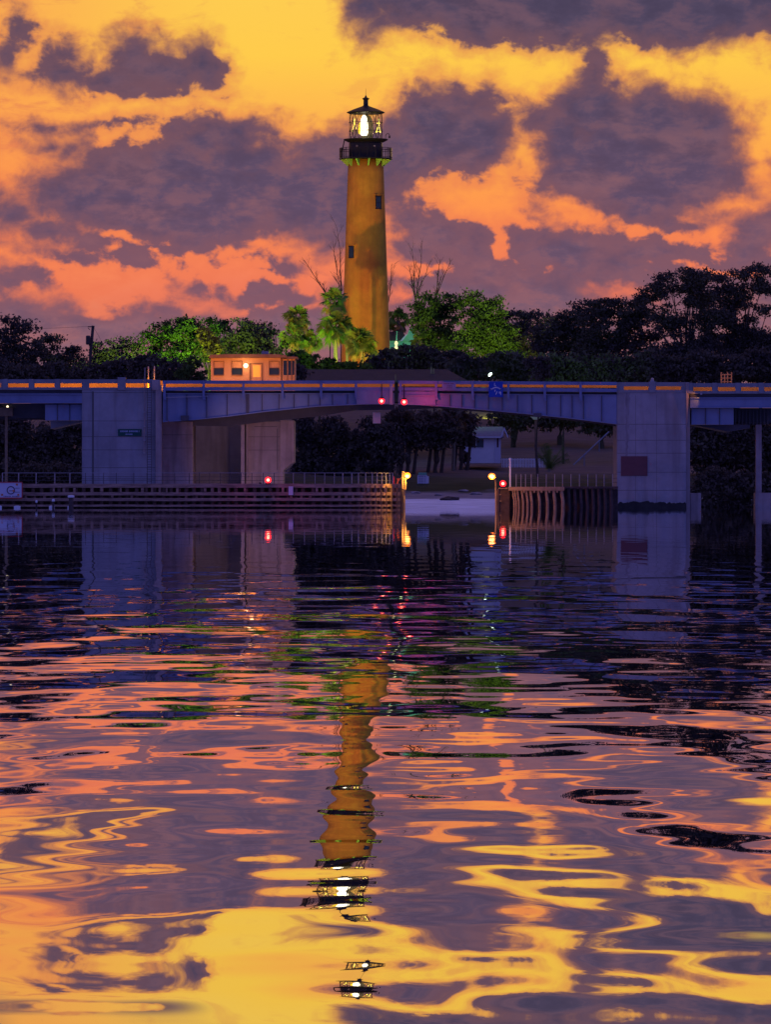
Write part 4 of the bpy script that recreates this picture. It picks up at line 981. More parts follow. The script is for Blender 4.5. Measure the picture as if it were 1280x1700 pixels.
# ------------------------------------------------------------------ houses
def house_low(): 
    YR = 625.0
    t = thing('long_building', 'long low building with dark hipped roof behind the drawbridge', 'building', (at(640, 650, YR).x, YR + 4, ground_z(0, YR)))
    a, b_ = at(492, 632, YR), at(776, 632, YR); c, d = at(510, 613.5, YR + 5), at(742, 613.5, YR + 5)
    z = a.z; MB().add([(a.x, YR, z), (b_.x, YR, z), (b_.x, YR + 10, z), (a.x, YR + 10, z), (c.x, YR + 5, c.z), (d.x, YR + 5, d.z)], [(0,1,5,4),(1,2,5),(2,3,4,5),(3,0,4),(0,3,2,1)]).build('roof', 'roof_dark', t)
    MB().box(a.x + .6, b_.x - .6, YR + .6, YR + 9.4, z - 2.2, z - .02).build('wall', 'roof_dark', t)
    MB().box(a.x - .1, b_.x + .1, YR - .1, YR + .05, z - .2, z + .02).build('gutter', 'steel_dark', t)
    v = at(717, 614, YR + 4.6)
    MB().tube([at(716, 622, YR + 3), at(716, 610, YR + 3)], 0.10, 6).tube([at(720, 622, YR + 3), at(720, 612, YR + 3)], 0.08, 6).build('vent_pipes', 'wood_tan', t)
    MB().tube([at(656.5, 634, YR - .2), at(656.5, 622, YR - .2)], 0.05, 5).build('flag_staff', 'wood_tan', t)
house_low()
def cottage():
    Y = 606.0
    t = thing('cottage', 'small white cottage with grey gable roof on the lawn', 'cottage', (at(800, 768, Y).x, Y + 3, at(800, 768, Y).z))
    L_ = at(764, 727, Y).x; R_ = at(821, 727, Y).x; z0 = at(0, 769, Y).z; z1 = at(0, 726, Y).z
    m = MB(); wall_open(m, 764, 821, 726, 769, [(778, 728.6, 803, 743.2)], Y, 0.2)
    m.box(L_, L_ + .2, Y + .2, Y + 5, z0, z1); m.box(L_, R_, Y + 5, Y + 5.2, z0, z1); m.build('wall', 'white_wall', t)
    m = MB(); wall_open(m, 821.1, 831.5, 725, 769, [(824.8, 727.5, 827.8, 743)], Y - .08, 0.25); e0 = at(831.5, 769, Y).x
    m.box(e0 - .2, e0, Y + .18, Y + 5.2, z0, z1); m.build('porch_wall', 'sign_white', t)
    MB().pbox(824.8, 727.5, 827.8, 743, Y + .05, .05).build('side_window', 'red_paint' if False else 'plaque', t)
    w = MB().pbox(790, 728.6, 791, 743.2, Y - .03, .1).pbox(777.2, 728, 803.8, 728.7, Y - .04, .1).pbox(777.2, 743.2, 803.8, 744, Y - .06, .15).pbox(777.4, 728.6, 778, 743.2, Y - .03, .1).pbox(803, 728.6, 803.6, 743.2, Y - .03, .1).build('window', 'white_wall', t)
    MB().pbox(778, 728.7, 803, 743.1, Y + .1, .03).build('pane', 'winglass', w)
    # roof: ridge runs left-right, gable at the right end
    zr = at(0, 708.5, Y + 2.6).z; ze = at(0, 724.8, Y).z; xl = at(756, 0, Y).x; xr = at(843, 0, Y).x; xg = at(836, 0, Y).x
    MB().add([(xl, Y - .5, ze), (xr - .4, Y - .5, ze), (xg, Y + 2.6, zr), (xl, Y + 2.6, zr), (xl, Y + 5.7, ze), (xr - .4, Y + 5.7, ze), (xl, Y - .5, ze - .15), (xr - .4, Y - .5, ze - .15), (xr - .4, Y + 5.7, ze - .15), (xl, Y + 5.7, ze - .15)],
             [(0,1,2,3),(3,2,5,4),(6,7,1,0),(4,5,8,9),(1,7,8,5,2),(0,3,4,9,6),(6,9,8,7)]).build('roof', 'grey_roof', t)
    g = MB(); g.prism([(831, 726), (837.4, 709), (844.5, 726), (842.6, 726.6), (837.4, 714), (833, 726.4)], Y - .62, .2); g.build('bargeboard', 'sign_white', t)
    MB().pbox(762, 724.9, 832, 727, Y - .56, .08).build('fascia', 'white_wall', t)
cottage()
t = thing('picket_fence', 'low white picket fence running right from the cottage', 'fence', at(870, 776, 607))
MB().pbox(832, 762.6, 912, 763.6, 607, .05).build('top_rail', 'white_wall', t); MB().pbox(832, 771.5, 912, 772.5, 607, .05).build('bottom_rail', 'white_wall', t)
for k in range(31): MB().pbox(833 + k * 2.6, 761 + (k % 2) * .2, 834.5 + k * 2.6, 776, 606.93, .05).build('picket', 'white_wall', t)
def teal_house():
    Y = 775.0; zg = ground_z(0, Y)
    t = thing('teal_house', 'teal lit house with dark roof just right of the lighthouse base', 'house', (at(668, 580, Y).x, Y + 3, zg))
    MB().pbox(646, 566, 691, 606, Y, 6).build('wall', 'teal_wall', t)
    MB().prism([(643, 566), (646, 551), (667, 551), (672, 556), (669, 566)], Y - .3, 6.5).build('roof', 'roof_dark', t)
    MB().prism([(666, 566), (676, 556), (680, 545.5), (689, 545.5), (693, 566)], Y - .2, 6).build('gable', 'teal_wall', t)
    MB().prism([(664, 566.5), (674.5, 555), (676, 556), (668, 566.5)], Y - .4, .3).build('trim', 'sign_white', t)
teal_house()
t = thing('garden_statue', 'slender pale post with glinting base before the teal house', 'post', at(658, 580, 770))  # flagpole whose base glows as its light
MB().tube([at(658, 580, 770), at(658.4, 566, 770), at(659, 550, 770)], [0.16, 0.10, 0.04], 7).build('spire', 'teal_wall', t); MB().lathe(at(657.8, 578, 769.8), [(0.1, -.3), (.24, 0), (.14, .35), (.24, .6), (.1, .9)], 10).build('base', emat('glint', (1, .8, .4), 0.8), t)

# ------------------------------------------------------------------ pole with wires, beach sign, small things
t = thing('utility_pole', 'leaning wooden utility pole with transformer above the left trees', 'utility pole', at(147, 640, 630))
P = lambda x, y, Y=630: at(x, y, Y)
MB().tube([P(146, 680), P(150, 590), P(154.5, 541)], [0.2, 0.17, 0.15], 8).build('pole', 'wood_dark', t)
MB().pbox(145.5, 542, 157, 543.6, 629.8, .15).build('crossarm', 'wood_dark', t); MB().tube([P(146.5, 545), P(149, 548)], .04, 5).build('insulator', 'wood_dark', t)
MB().lathe(P(146.3, 572.5, 629.7), [(.2, 0), (.24, .1), (.24, .85), (.18, .95)], 12).build('transformer', 'wood_dark', t)
MB().tube([P(154, 542), P(80, 545.5), P(0, 552), P(-60, 558)], .012, 4).build('wire', 'wood_dark', t); MB().tube([P(155, 543), P(165, 560), P(176, 590)], .012, 4).build('guy_wire', 'wood_dark', t)
Y = 578; t = thing('beach_sign', 'white notice sign with lines of writing on the sandy shore', 'sign', at(703, 812, Y))
MB().pbox(694.5, 784.5, 708.5, 788.5, Y - .12, .06).build('header', 'teal_wall', t)
MB().pbox(693, 788.6, 709, 807.5, Y - .05, .05).build('panel', 'sign_white', t); MB().pbox(706, 790.5, 712, 808, Y + .1, .05).build('rear_panel', 'white_wall', t)
m = MB()
for k in range(5): words(m, 695, 708, 790.3 + k * 3, 791.6 + k * 3, Y - .06, rnd, 1.6, .4, 5)
m.build('lettering', 'ink', t)
for x in (696, 706.5): MB().pbox(x, 807.6, x + 1, 815, Y, .08).build('leg', 'sign_white', t)
t = thing('concrete_light_post', 'T-topped concrete post behind the right half of the drawbridge', 'post', at(890, 745, 615))
MB().pbox(887.5, 692, 891.5, 748, 615, .3).build('post', 'plaque', t); MB().prism([(877, 688), (899, 688), (899, 692), (893, 697), (886, 697)], 614.9, .5).build('cap', 'concrete_old', t)
t = thing('handrail_pipe', 'slanting pale pipe on the slope left of the right pier', 'handrail', at(985, 750, 600))
MB().tube([at(952, 772, 600), at(1011, 717, 604)], .07, 6).build('rail', 'parapet', t)
for x, y in ((970, 755), (995, 732)): MB().tube([at(x, y, 601), at(x, y + 18, 601)], .05, 5).build('post', 'parapet', t)
t = thing('park_light', 'glaring white-green floodlight above the drawbridge rail', 'street lamp', at(813.5, 660, 600))
MB().tube([at(815, 680, 600), at(815, 626, 600)], .07, 6).build('pole', 'black_iron', t)
MB().prism([(810.8, 622), (813, 619.4), (816.6, 618.6), (817, 621.4), (814, 625), (811, 625.2)], 599.6, .3).build('lamp_head', emat('mercury_lamp', (0.78, 1.0, 0.82), 3.0), t)
lamp('mercury_light', 'SPOT', at(813.5, 617, 599.6), 2500, (0.35, 1.0, 0.15), t, target=at(800, 540, 690), size=.15, spot=100)
# ------------------------------------------------------------------ trees and plants
rng = np.random.default_rng(11)
def quads(name, mat, parent, cent, size, aspect=1.6, loc=None, up=0.0):
    """many small leaf blades, each its own little face, around the given points"""
    n = len(cent)
    a = rng.normal(size=(n, 3)); a[:, 2] *= (1 - up); a /= np.linalg.norm(a, axis=1)[:, None] + 1e-6
    b = np.cross(a, rng.normal(size=(n, 3))); b /= np.linalg.norm(b, axis=1)[:, None] + 1e-6
    s = size * rng.uniform(0.6, 1.3, (n, 1))
    a = a * s * aspect * .5; b = b * s * .5
    v = np.stack([cent - a, cent + b * .9, cent + a, cent - b * .9], axis=1).reshape(-1, 3)
    off = np.array(parent_loc(parent)) if parent is not None else (np.array(loc) if loc is not None else np.zeros(3))
    v = (v - off).astype(np.float32)
    me = bpy.data.meshes.new(name)
    me.vertices.add(4 * n); me.vertices.foreach_set('co', v.ravel())
    me.loops.add(4 * n); me.loops.foreach_set('vertex_index', np.arange(4 * n, dtype=np.int32))
    me.polygons.add(n); me.polygons.foreach_set('loop_start', np.arange(0, 4 * n, 4, dtype=np.int32)); me.polygons.foreach_set('loop_total', np.full(n, 4, dtype=np.int32))
    me.update(); me.validate()
    me.materials.append(MT[mat])
    o = bpy.data.objects.new(name, me); COL.objects.link(o)
    if parent is not None: o.parent = parent
    elif loc is not None: o.location = loc
    return o
def crown_points(puffs, Y, dens, clump, depth, fill):
    """puffs: (px, py, rx, ry) in photograph pixels at distance Y; returns clump centres and leaf points"""
    k = Y / F; cs = []; leaves = []
    for (px, py, rx, ry) in puffs:
        c = np.array(at(px, py, Y)); R = np.array([rx * k, max(rx * k * depth, 1.0), ry * k])
        nc = max(6, int(R[0] * R[2] * dens * 1.7))
        d = rng.normal(size=(nc, 3)); d /= np.linalg.norm(d, axis=1)[:, None]
        rad = rng.uniform(fill, 1.0, (nc, 1)) ** 0.6
        p = c + d * rad * R * rng.uniform(.82, 1.06, (nc, 1))
        cs.append(p)
    return np.concatenate(cs)
def tree(name, label, px_base, Y, puffs, leaf='leaf', dens=6.0, per=44, clump=0.62, size=0.22, depth=0.7, fill=0.35, group=None, flat=0.55, limbs=14, trunk_r=0.28, cat='tree', tmat='bark'):
    x = (px_base - 640) * Y / F; z = ground_z(x, Y)
    t = thing(name, label, cat, (x, Y, z - 0.2), group)
    cs = crown_points(puffs, Y, dens, clump, depth, fill)
    nl = rng.integers(int(per * .5), int(per * 1.4), len(cs)); idx = np.repeat(np.arange(len(cs)), nl)
    sc = np.repeat(rng.uniform(.6, 1.25, len(cs)), nl)[:, None]
    pts = cs[idx] + rng.normal(size=(len(idx), 3)) * np.array([clump, clump, clump * flat]) * sc * .62
    quads('crown', leaf, t, pts, size)
    m = MB()
    c0 = cs.mean(axis=0); zt_ = z + (c0[2] - z) * .55
    fork = Vector((x + (c0[0] - x) * .35, Y, max(zt_, z + .4)))
    m.tube([(x, Y, z - .4), (x + rng.uniform(-.2, .2), Y, z + (fork.z - z) * .5), fork], [trunk_r * 1.25, trunk_r, trunk_r * .8], 8)
    pick = rng.choice(len(cs), min(limbs, len(cs)), replace=False)
    for i in pick:
        e = Vector(cs[i]); mid = fork.lerp(e, .5) + Vector((rng.uniform(-.5, .5), rng.uniform(-.4, .4), rng.uniform(.1, .8)))
        m.tube([fork, mid, e], [trunk_r * .36, trunk_r * .2, .03], 5, cap=False)
        for j in rng.choice(len(cs), 3):
            e2 = Vector(cs[j])
            if (e2 - e).length < 3.2: m.tube([mid.lerp(e, .5), e2], [.06, .02], 4, cap=False)
    m.build('trunk', tmat, t)
    return t
def palm(label, px, py, Y, R, base_py=None, fronds=34, leaf='palm_leaf', group='fan palms', droop=0.55, dead=8, trunk_r=0.17, name='fan_palm'):
    """cabbage palm: bare trunk, round head of fan leaves on arching stalks"""
    c = at(px, py, Y); x = c.x; z0 = ground_z(x, Y)
    t = thing(name, label, 'palm tree', (x, Y, z0 - .1), group)
    MB().tube([(x, Y, z0 - .3), (x + .1, Y, (z0 + c.z) / 2), (c.x, Y, c.z)], [trunk_r * 1.15, trunk_r, trunk_r * .9], 9).build('trunk', 'palm_bark', t)
    k = Y / F; R = R * k * 1.12; fronds = int(fronds * 1.35)
    def fan(m, e, dirv, L, nb=15):
        dirv = dirv.normalized(); side = dirv.cross(Vector((0, 0, 1)))
        if side.length < .1: side = Vector((1, 0, 0))
        side.normalize(); nrm = side.cross(dirv)
        ra = rng.uniform(-1.2, 1.2); side, nrm = side * math.cos(ra) + nrm * math.sin(ra), nrm * math.cos(ra) - side * math.sin(ra)
        for q in range(nb):
            a = math.radians(-78 + 156 * q / (nb - 1)) + rng.uniform(-.05, .05)
            d = dirv * math.cos(a) + side * math.sin(a)
            l = L * (1 - .22 * abs(math.sin(a))) * rng.uniform(.85, 1.1); w = .05 + .022 * L
            perp = nrm.cross(d).normalized() * w
            p1 = e + d * l * .55 + nrm * .05; p2 = e + d * l - Vector((0, 0, l * .22 * rng.uniform(.3, 1.3)))
            m.add([e, p1 - perp, p2, p1 + perp], [(0, 1, 2, 3)])
    for part, cnt, lo, hi in (('fronds', fronds, -38, 88), ('dry_fronds', dead, -80, -30)):
        if cnt == 0: continue
        m = MB()
        for i in range(cnt):
            az = rng.uniform(0, 2 * math.pi); el = math.radians(lo + (hi - lo) * rng.random())
            d = Vector((math.cos(az) * math.cos(el), math.sin(az) * math.cos(el), math.sin(el)))
            L1 = R * rng.uniform(.16, .62)
            e = c + d * L1 - Vector((0, 0, .12 * L1)); mid = c + d * L1 * .5 + Vector((0, 0, .06))
            m.tube([c, mid, e], [.025, .02, .015], 3, cap=False)
            dd = d - Vector((0, 0, droop * .6))
            fan(m, e, dd, R * rng.uniform(.45, .58))
        m.build(part, leaf if part == 'fronds' else 'dead_leaf', t)
    return t
def bare(label, px, Y, tips, base_py, seed, r=0.1):
    """leafless tree: tips are the (px, py) ends of its main limbs"""
    b = at(px, base_py, Y); r_ = random.Random(seed); m = MB()
    x = b.x; z0 = ground_z(x, Y)
    t = thing('bare_tree', label, 'tree', (x, Y, z0 - .1), 'leafless trees around the lighthouse')
    MB().tube([(x, Y, z0 - .3), tuple(b)], [r * 1.3, r], 7).build('trunk', 'bark', t)
    def br(p, d, L, rr, dep):
        q = p + d * L * .5 + Vector((r_.uniform(-.1, .1), r_.uniform(-.1, .1), r_.uniform(-.05, .1))) * L * .3; e = p + d * L
        m.tube([p, q, e], [rr, rr * .75, rr * .5], 4, cap=False)
        if dep <= 0: return
        for i in range(3 if dep > 1 else 2):
            s = p.lerp(e, r_.uniform(.35, 1)); nd = (d + Vector((r_.uniform(-.75, .75), r_.uniform(-.7, .7), r_.uniform(-.1, .6)))).normalized()
            br(s, nd, L * r_.uniform(.42, .62), rr * .5, dep - 1)
    for tp in tips:
        e = at(tp[0], tp[1], Y + r_.uniform(-1, 1)); n = 3; p = b
        for i in range(n):
            q = b.lerp(e, (i + 1) / n) + Vector((r_.uniform(-.25, .25), 0, r_.uniform(-.1, .2))) * (i < n - 1)
            m.tube([p, q], [r * (1 - i / n) * .8 + .02, r * (1 - (i + 1) / n) * .8 + .02], 5, cap=False)
            if i > 0 or True:
                for _ in range(3):
                    d = ((q - p).normalized() + Vector((r_.uniform(-.8, .8), r_.uniform(-.5, .5), r_.uniform(0, .6)))).normalized()
                    br(p.lerp(q, r_.uniform(.3, 1)), d, (e - b).length * .17, r * .3 * (1 - i / n) + .012, 2)
            p = q
    m.build('branches', 'bark', t)
G1 = 'dark trees along the left skyline'
tree('shade_tree', 'dark spreading tree at the far left edge of the skyline', 15, 640, [(0, 575, 34, 36), (36, 548, 34, 14), (46, 578, 34, 26), (18, 532, 16, 8), (10, 610, 50, 30)], 'leaf_dark', group=G1)
tree('shade_tree', 'low dark tree with sky gaps just left of the utility pole', 95, 645, [(82, 572, 28, 18), (108, 592, 26, 18), (70, 610, 50, 28), (118, 612, 36, 22), (120, 583, 10, 5)], 'leaf_dark', group=G1)
tree('shade_tree', 'dark rounded tree just right of the utility pole', 198, 640, [(182, 583, 28, 16), (214, 574, 22, 14), (198, 604, 48, 26), (164, 574, 12, 5), (165, 612, 40, 24)], 'leaf_dark', group=G1)
G2 = 'lit trees behind the control house'
tree('bushy_tree', 'dark leafy tree at the left end of the green lit group', 255, 640, [(250, 570, 22, 20), (272, 556, 22, 22), (262, 600, 34, 30), (240, 610, 26, 24)], 'leaf', group=G2)
tree('bushy_tree', 'bright green lit tree behind the left end of the control house', 308, 636, [(300, 550, 34, 22), (326, 566, 30, 30), (296, 588, 30, 30), (316, 540, 20, 12)], 'leaf', group=G2)
tree('bushy_tree', 'leafy tree with dark reddish top behind the control house roof', 352, 645, [(352, 544, 30, 18), (372, 560, 30, 26), (345, 580, 30, 26)], 'leaf', group=G2)
tree('bushy_tree', 'dark leafy tree behind the right part of the control house', 408, 642, [(404, 548, 30, 20), (425, 560, 28, 28), (396, 580, 34, 30), (430, 590, 30, 30)], 'leaf_dark', group=G2)
tree('feathery_tree', 'thin feathery tree left of the palms', 447, 650, [(447, 548, 20, 16), (455, 575, 24, 26), (440, 600, 30, 24)], 'leaf', dens=3.5, group=G2)
tree('shrub', 'bright green low bush left of the control house', 322, 560, [(320, 606, 16, 16), (326, 622, 18, 12), (306, 622, 14, 10)], 'leaf', dens=12, size=.18, clump=.4, cat='shrub', limbs=8, trunk_r=.1)
tree('weeping_tree', 'yellow drooping foliage clump behind the control house', 348, 628, [(345, 568, 14, 12), (356, 582, 12, 14), (338, 556, 9, 7)], 'leaf_yellow', dens=10, size=.3, clump=.5, flat=1.1, limbs=8, trunk_r=.12)
# palms
palm('fan palm with small round head left of the tall palm', 492, 530, 725, 25)
palm('lower shaggy fan palm under the leftmost palm head', 487, 562, 723, 27, droop=.8)
palm('short fan palm between the two palm clumps left of the lighthouse', 513, 566, 726, 22, droop=.8)
palm('tallest fan palm with high round head beside the lighthouse', 555, 501, 722, 27)
palm('broad fan palm standing in front of the tallest palm', 557, 546, 712, 33, fronds=46, droop=.8, dead=2)
palm('bright green fan palm drooping at the lighthouse foot', 600, 572, 706, 33, fronds=50, droop=.9, dead=4)
palm('small dark fan palm overlapping the left side of the lighthouse', 575, 552, 716, 22)
palm('dark fan palm behind the lighthouse on its right side', 661, 533, 780, 24)
for i, (x, y, r) in enumerate(((694, 568, 15), (716, 570, 16), (738, 568, 17))):
    palm(['low lit palm beside the teal house', 'low lit palm between two other low palms', 'low lit palm under the round dark tree'][i], x, y, 735, r, fronds=26, dead=0, group='low palms right of the lighthouse')
bare('leafless tree leaning left above the palms', 548, 768, [(505, 432), (520, 462), (536, 470)], 500, 3, .06)
bare('leafless tree rising beside the left wall of the lighthouse', 566, 765, [(559, 378), (552, 400), (566, 430)], 500, 5, .06)
bare('leafless tree peeking out right of the lighthouse wall', 640, 770, [(650, 440), (646, 470), (652, 458)], 520, 8, .06)
bare('leafless tree with many twigs right of the lighthouse', 690, 740, [(684, 415), (700, 412), (712, 440), (678, 440)], 500, 9, .08)
bare('slim leafless tree above the round dark tree', 722, 742, [(731, 430), (748, 436), (738, 450)], 500, 12, .06)
# right of the lighthouse
G3 = 'round trees right of the lighthouse'
tree('oak_tree', 'dark round tree with green lit underside right of the lighthouse', 722, 700, [(712, 512, 32, 26), (742, 504, 28, 22), (722, 540, 42, 26), (695, 535, 16, 20), (735, 565, 36, 22)], 'leaf', dens=7, group=G3)
tree('oak_tree', 'largest round tree with green lit leaves right of the lighthouse', 802, 690, [(786, 506, 30, 26), (816, 516, 28, 26), (800, 545, 46, 32), (826, 560, 34, 30), (780, 578, 40, 24), (840, 585, 34, 26)], 'leaf', dens=7, group=G3)
tree('oak_tree', 'dark medium tree behind the largest round tree', 868, 705, [(852, 536, 26, 24), (884, 534, 28, 22), (905, 545, 26, 24), (876, 568, 44, 30), (850, 575, 26, 26)], 'leaf_dark', group=G3)
tree('shrub', 'dark globe shaped bush above the drawbridge rail', 893, 585, [(893, 612, 22, 20)], 'leaf_dark', dens=12, clump=.4, cat='shrub', limbs=8, trunk_r=.12)
G4 = 'tall spreading trees on the right'
tree('shade_tree', 'dark tree with a pointed left shoulder right of the round trees', 940, 665, [(934, 535, 20, 18), (958, 520, 28, 22), (940, 570, 46, 36), (978, 512, 24, 14), (965, 560, 44, 40), (905, 560, 30, 30)], 'leaf_dark', group=G4)
tree('shade_tree', 'wide dark tree left of the tallest spreading tree', 1015, 660, [(1000, 510, 34, 18), (1035, 512, 36, 18), (1065, 512, 30, 18), (1060, 550, 44, 36), (1010, 545, 56, 38), (1030, 585, 56, 34), (990, 590, 40, 30)], 'leaf_dark', group=G4)
def scatter(cx, cy, rx, ry, n, seed, tops):
    r = random.Random(seed); out = list(tops)
    while len(out) < n + len(tops):
        u, v = r.uniform(-1, 1), r.uniform(-1, 1)
        if u * u + v * v < 1: out.append((cx + u * rx, cy + v * ry, r.uniform(11, 24), r.uniform(6, 11)))
    return out
tree('umbrella_tree', 'tallest spreading tree with airy layered crown', 1140, 650, scatter(1130, 525, 76, 66, 44, 3, [(1105, 462, 22, 9), (1138, 453, 26, 10), (1168, 458, 24, 10), (1090, 478, 14, 8), (1150, 480, 30, 12)]) + [(1110, 585, 60, 18), (1165, 580, 50, 20)], 'leaf_dark', dens=8, group=G4, limbs=34, flat=.6, fill=.1, trunk_r=.34, size=.2)
tree('umbrella_tree', 'spreading airy tree filling the right edge of the picture', 1225, 655, scatter(1240, 525, 78, 66, 48, 5, [(1202, 462, 24, 10), (1235, 456, 26, 10), (1268, 448, 24, 11), (1296, 456, 24, 12), (1225, 480, 30, 12), (1265, 476, 26, 12)]) + [(1230, 585, 50, 20), (1280, 580, 40, 24)], 'leaf_dark', dens=8, group=G4, limbs=34, flat=.6, fill=.1, trunk_r=.34, size=.2)
G5 = 'dark bushes behind the bridge rail'
for i, (x, Y, puffs) in enumerate((
    (25, 610, [(0, 620, 46, 22), (40, 622, 36, 18)]), (90, 612, [(80, 622, 34, 16), (120, 624, 36, 16)]), (180, 612, [(165, 620, 38, 18), (205, 616, 38, 22)]), (262, 606, [(250, 612, 34, 26), (286, 618, 28, 22)]),
    (455, 615, [(440, 612, 40, 18), (475, 610, 30, 16)]), (530, 660, [(500, 600, 34, 18), (545, 608, 36, 12), (585, 612, 40, 10)]),
    (655, 665, [(640, 598, 34, 18), (672, 592, 34, 18)]), (720, 665, [(708, 592, 34, 18), (742, 598, 34, 18)]), (780, 650, [(776, 606, 34, 18), (810, 606, 26, 16)]),
    (850, 640, [(842, 604, 34, 20), (868, 610, 30, 20)]), (935, 620, [(925, 608, 40, 24), (965, 612, 40, 20)]), (1020, 618, [(1005, 612, 40, 22), (1045, 612, 40, 22)]),
    (1095, 618, [(1085, 605, 40, 30), (1125, 612, 36, 22)]), (1180, 618, [(1165, 606, 40, 24), (1205, 612, 40, 20)]), (1262, 618, [(1245, 606, 40, 24), (1285, 606, 40, 26)]))):
    lab = ['dark bush behind the far left parapet', 'dark bush left of the left pier top', 'dark bush behind the top of the left pier', 'dark bush under the green lit trees at the left', 'dark bush right behind the control house', 'low green hedge under the palms', 'dark bush below the teal house', 'dark bush below the low palms', 'dark bush below the largest round tree', 'dark bush behind the glaring floodlight', 'dark bush right of the globe bush', 'dark bush left of the right pier top', 'dark bush above the right pier', 'dark bush behind the small steel cage', 'dark bush at the far right behind the parapet'][i]
    puffs = puffs + [(a_, b_ + 15, c_ * 1.15, d_ * .7) for a_, b_, c_, d_ in puffs]
    tree('shrub', lab, x, Y, puffs, 'leaf' if i == 5 else 'leaf_dark', dens=9, clump=.55, cat='shrub', limbs=8, trunk_r=.12, group=G5, size=.28)
G6 = 'dark trees on the bank seen under the drawbridge'
for i, (x, Y, puffs) in enumerate(((512, 592, [(505, 715, 24, 30), (525, 745, 30, 34), (505, 775, 30, 30)]), (570, 590, [(560, 715, 30, 26), (585, 745, 36, 36), (560, 780, 36, 24)]), (632, 588, [(622, 712, 26, 22), (640, 742, 34, 36), (620, 780, 30, 20)]),
    (676, 592, [(668, 700, 34, 22), (690, 725, 30, 26)]), (722, 594, [(712, 700, 30, 20), (738, 712, 32, 26), (730, 735, 26, 18)]), (765, 600, [(762, 702, 30, 20), (768, 725, 20, 22)]))):
    lab = ['dark tree beside the chamber end wall', 'dark tree second from the chamber wall', 'broad dark tree behind the end of the left fender', 'dark tree with bare trunk above the beach sign', 'dark tree with several bare trunks on the lawn', 'dark tree touching the cottage roof'][i]
    t = tree('shade_tree', lab, x, Y, puffs, 'leaf_dark', dens=9, per=46, group=G6, limbs=10, size=.26, fill=.15)
    if i > 2:
        for q in range(3):
            xx = (x - 12 + q * 11 - 640) * Y / F; zz = ground_z(xx, Y); MB().tube([(xx, Y, zz - .3), (xx + .3, Y, zz + 2.2), (xx + .5, Y, zz + 4.5)], [.2, .15, .1], 7).build('stem', 'bark', t)
palm('small dark palm behind the left bank palms', 660, 712, 596, 26, leaf='leaf_dark', group='dark palms on the bank', dead=10)
palm('drooping dark palm left of the cottage', 752, 690, 597, 26, leaf='leaf_dark', group='dark palms on the bank', dead=12)
tree('hedge_bush', 'clipped round bush at the left corner of the cottage', 771, 604, [(771, 758, 8.5, 8.5)], 'leaf_dark', dens=60, clump=.25, size=.14, cat='shrub', limbs=6, trunk_r=.06)
G7 = 'dark trees behind the cottage and under the right span'  # foliage under the right approach is added to stand in for deep shade
for i, (x, Y, puffs) in enumerate(((855, 640, [(845, 692, 34, 26), (880, 690, 30, 24)]), (930, 642, [(915, 694, 32, 22), (950, 690, 34, 26)]), (1000, 640, [(985, 700, 30, 20), (1015, 705, 26, 22)]), (1185, 585, [(1165, 735, 34, 60), (1195, 780, 40, 50), (1220, 730, 40, 50)]), (1270, 585, [(1250, 740, 34, 60), (1290, 760, 40, 70)]),
    (30, 600, [(20, 730, 40, 50), (45, 770, 40, 34)]), (95, 600, [(85, 740, 36, 46), (115, 775, 34, 34), (115, 720, 30, 30)]), (-20, 600, [(-20, 740, 40, 60)]), (350, 570, [(340, 750, 50, 60), (390, 750, 30, 60)]))):
    lab = ['dark tree behind the cottage gable', 'dark tree under the middle of the right leaf', 'dark tree under the right end of the right leaf', 'dark foliage mass under the right approach span', 'dark foliage behind the tan column at the right edge', 'dark tree under the left approach beside the T-shaped support', 'dark tree under the left approach against the pier', 'dark tree at the left edge under the approach', 'dark tree behind the left pier chamber'][i]
    tree('shade_tree', lab, x, Y, puffs, 'leaf_dark', dens=9, per=42, group=G7, limbs=10, size=.28, fill=.1)
for i, (x, puffs) in enumerate(((1172, [(1165, 815, 22, 24), (1185, 800, 30, 30), (1165, 836, 22, 12), (1190, 838, 24, 11)]), (1215, [(1205, 812, 26, 26), (1232, 808, 30, 30), (1215, 838, 30, 12), (1240, 838, 26, 12)]), (1275, [(1262, 806, 28, 30), (1290, 812, 40, 28), (1275, 838, 30, 12)]))):  # bushes added to cover the pale shore with dark
    tree('mangrove', ['dark mangrove at the water beside the right pier footing', 'dark mangrove at the water under the right approach', 'dark mangrove at the water behind the tan column'][i], x, 545.5, puffs, 'leaf_dark', dens=10, clump=.5, cat='shrub', limbs=8, trunk_r=.1, group='mangroves under the right approach', size=.25, fill=.1)
for i, x in enumerate((15, 62, 108)):
    tree('shrub', ['dark low bush at the far left bank', 'dark low bush behind the left fender', 'dark low bush against the left pier'][i], x, 572, [(x - 10, 785, 26, 20), (x + 14, 790, 24, 18)], 'leaf_dark', dens=12, clump=.5, cat='shrub', limbs=6, trunk_r=.1, group='low bushes on the left bank')
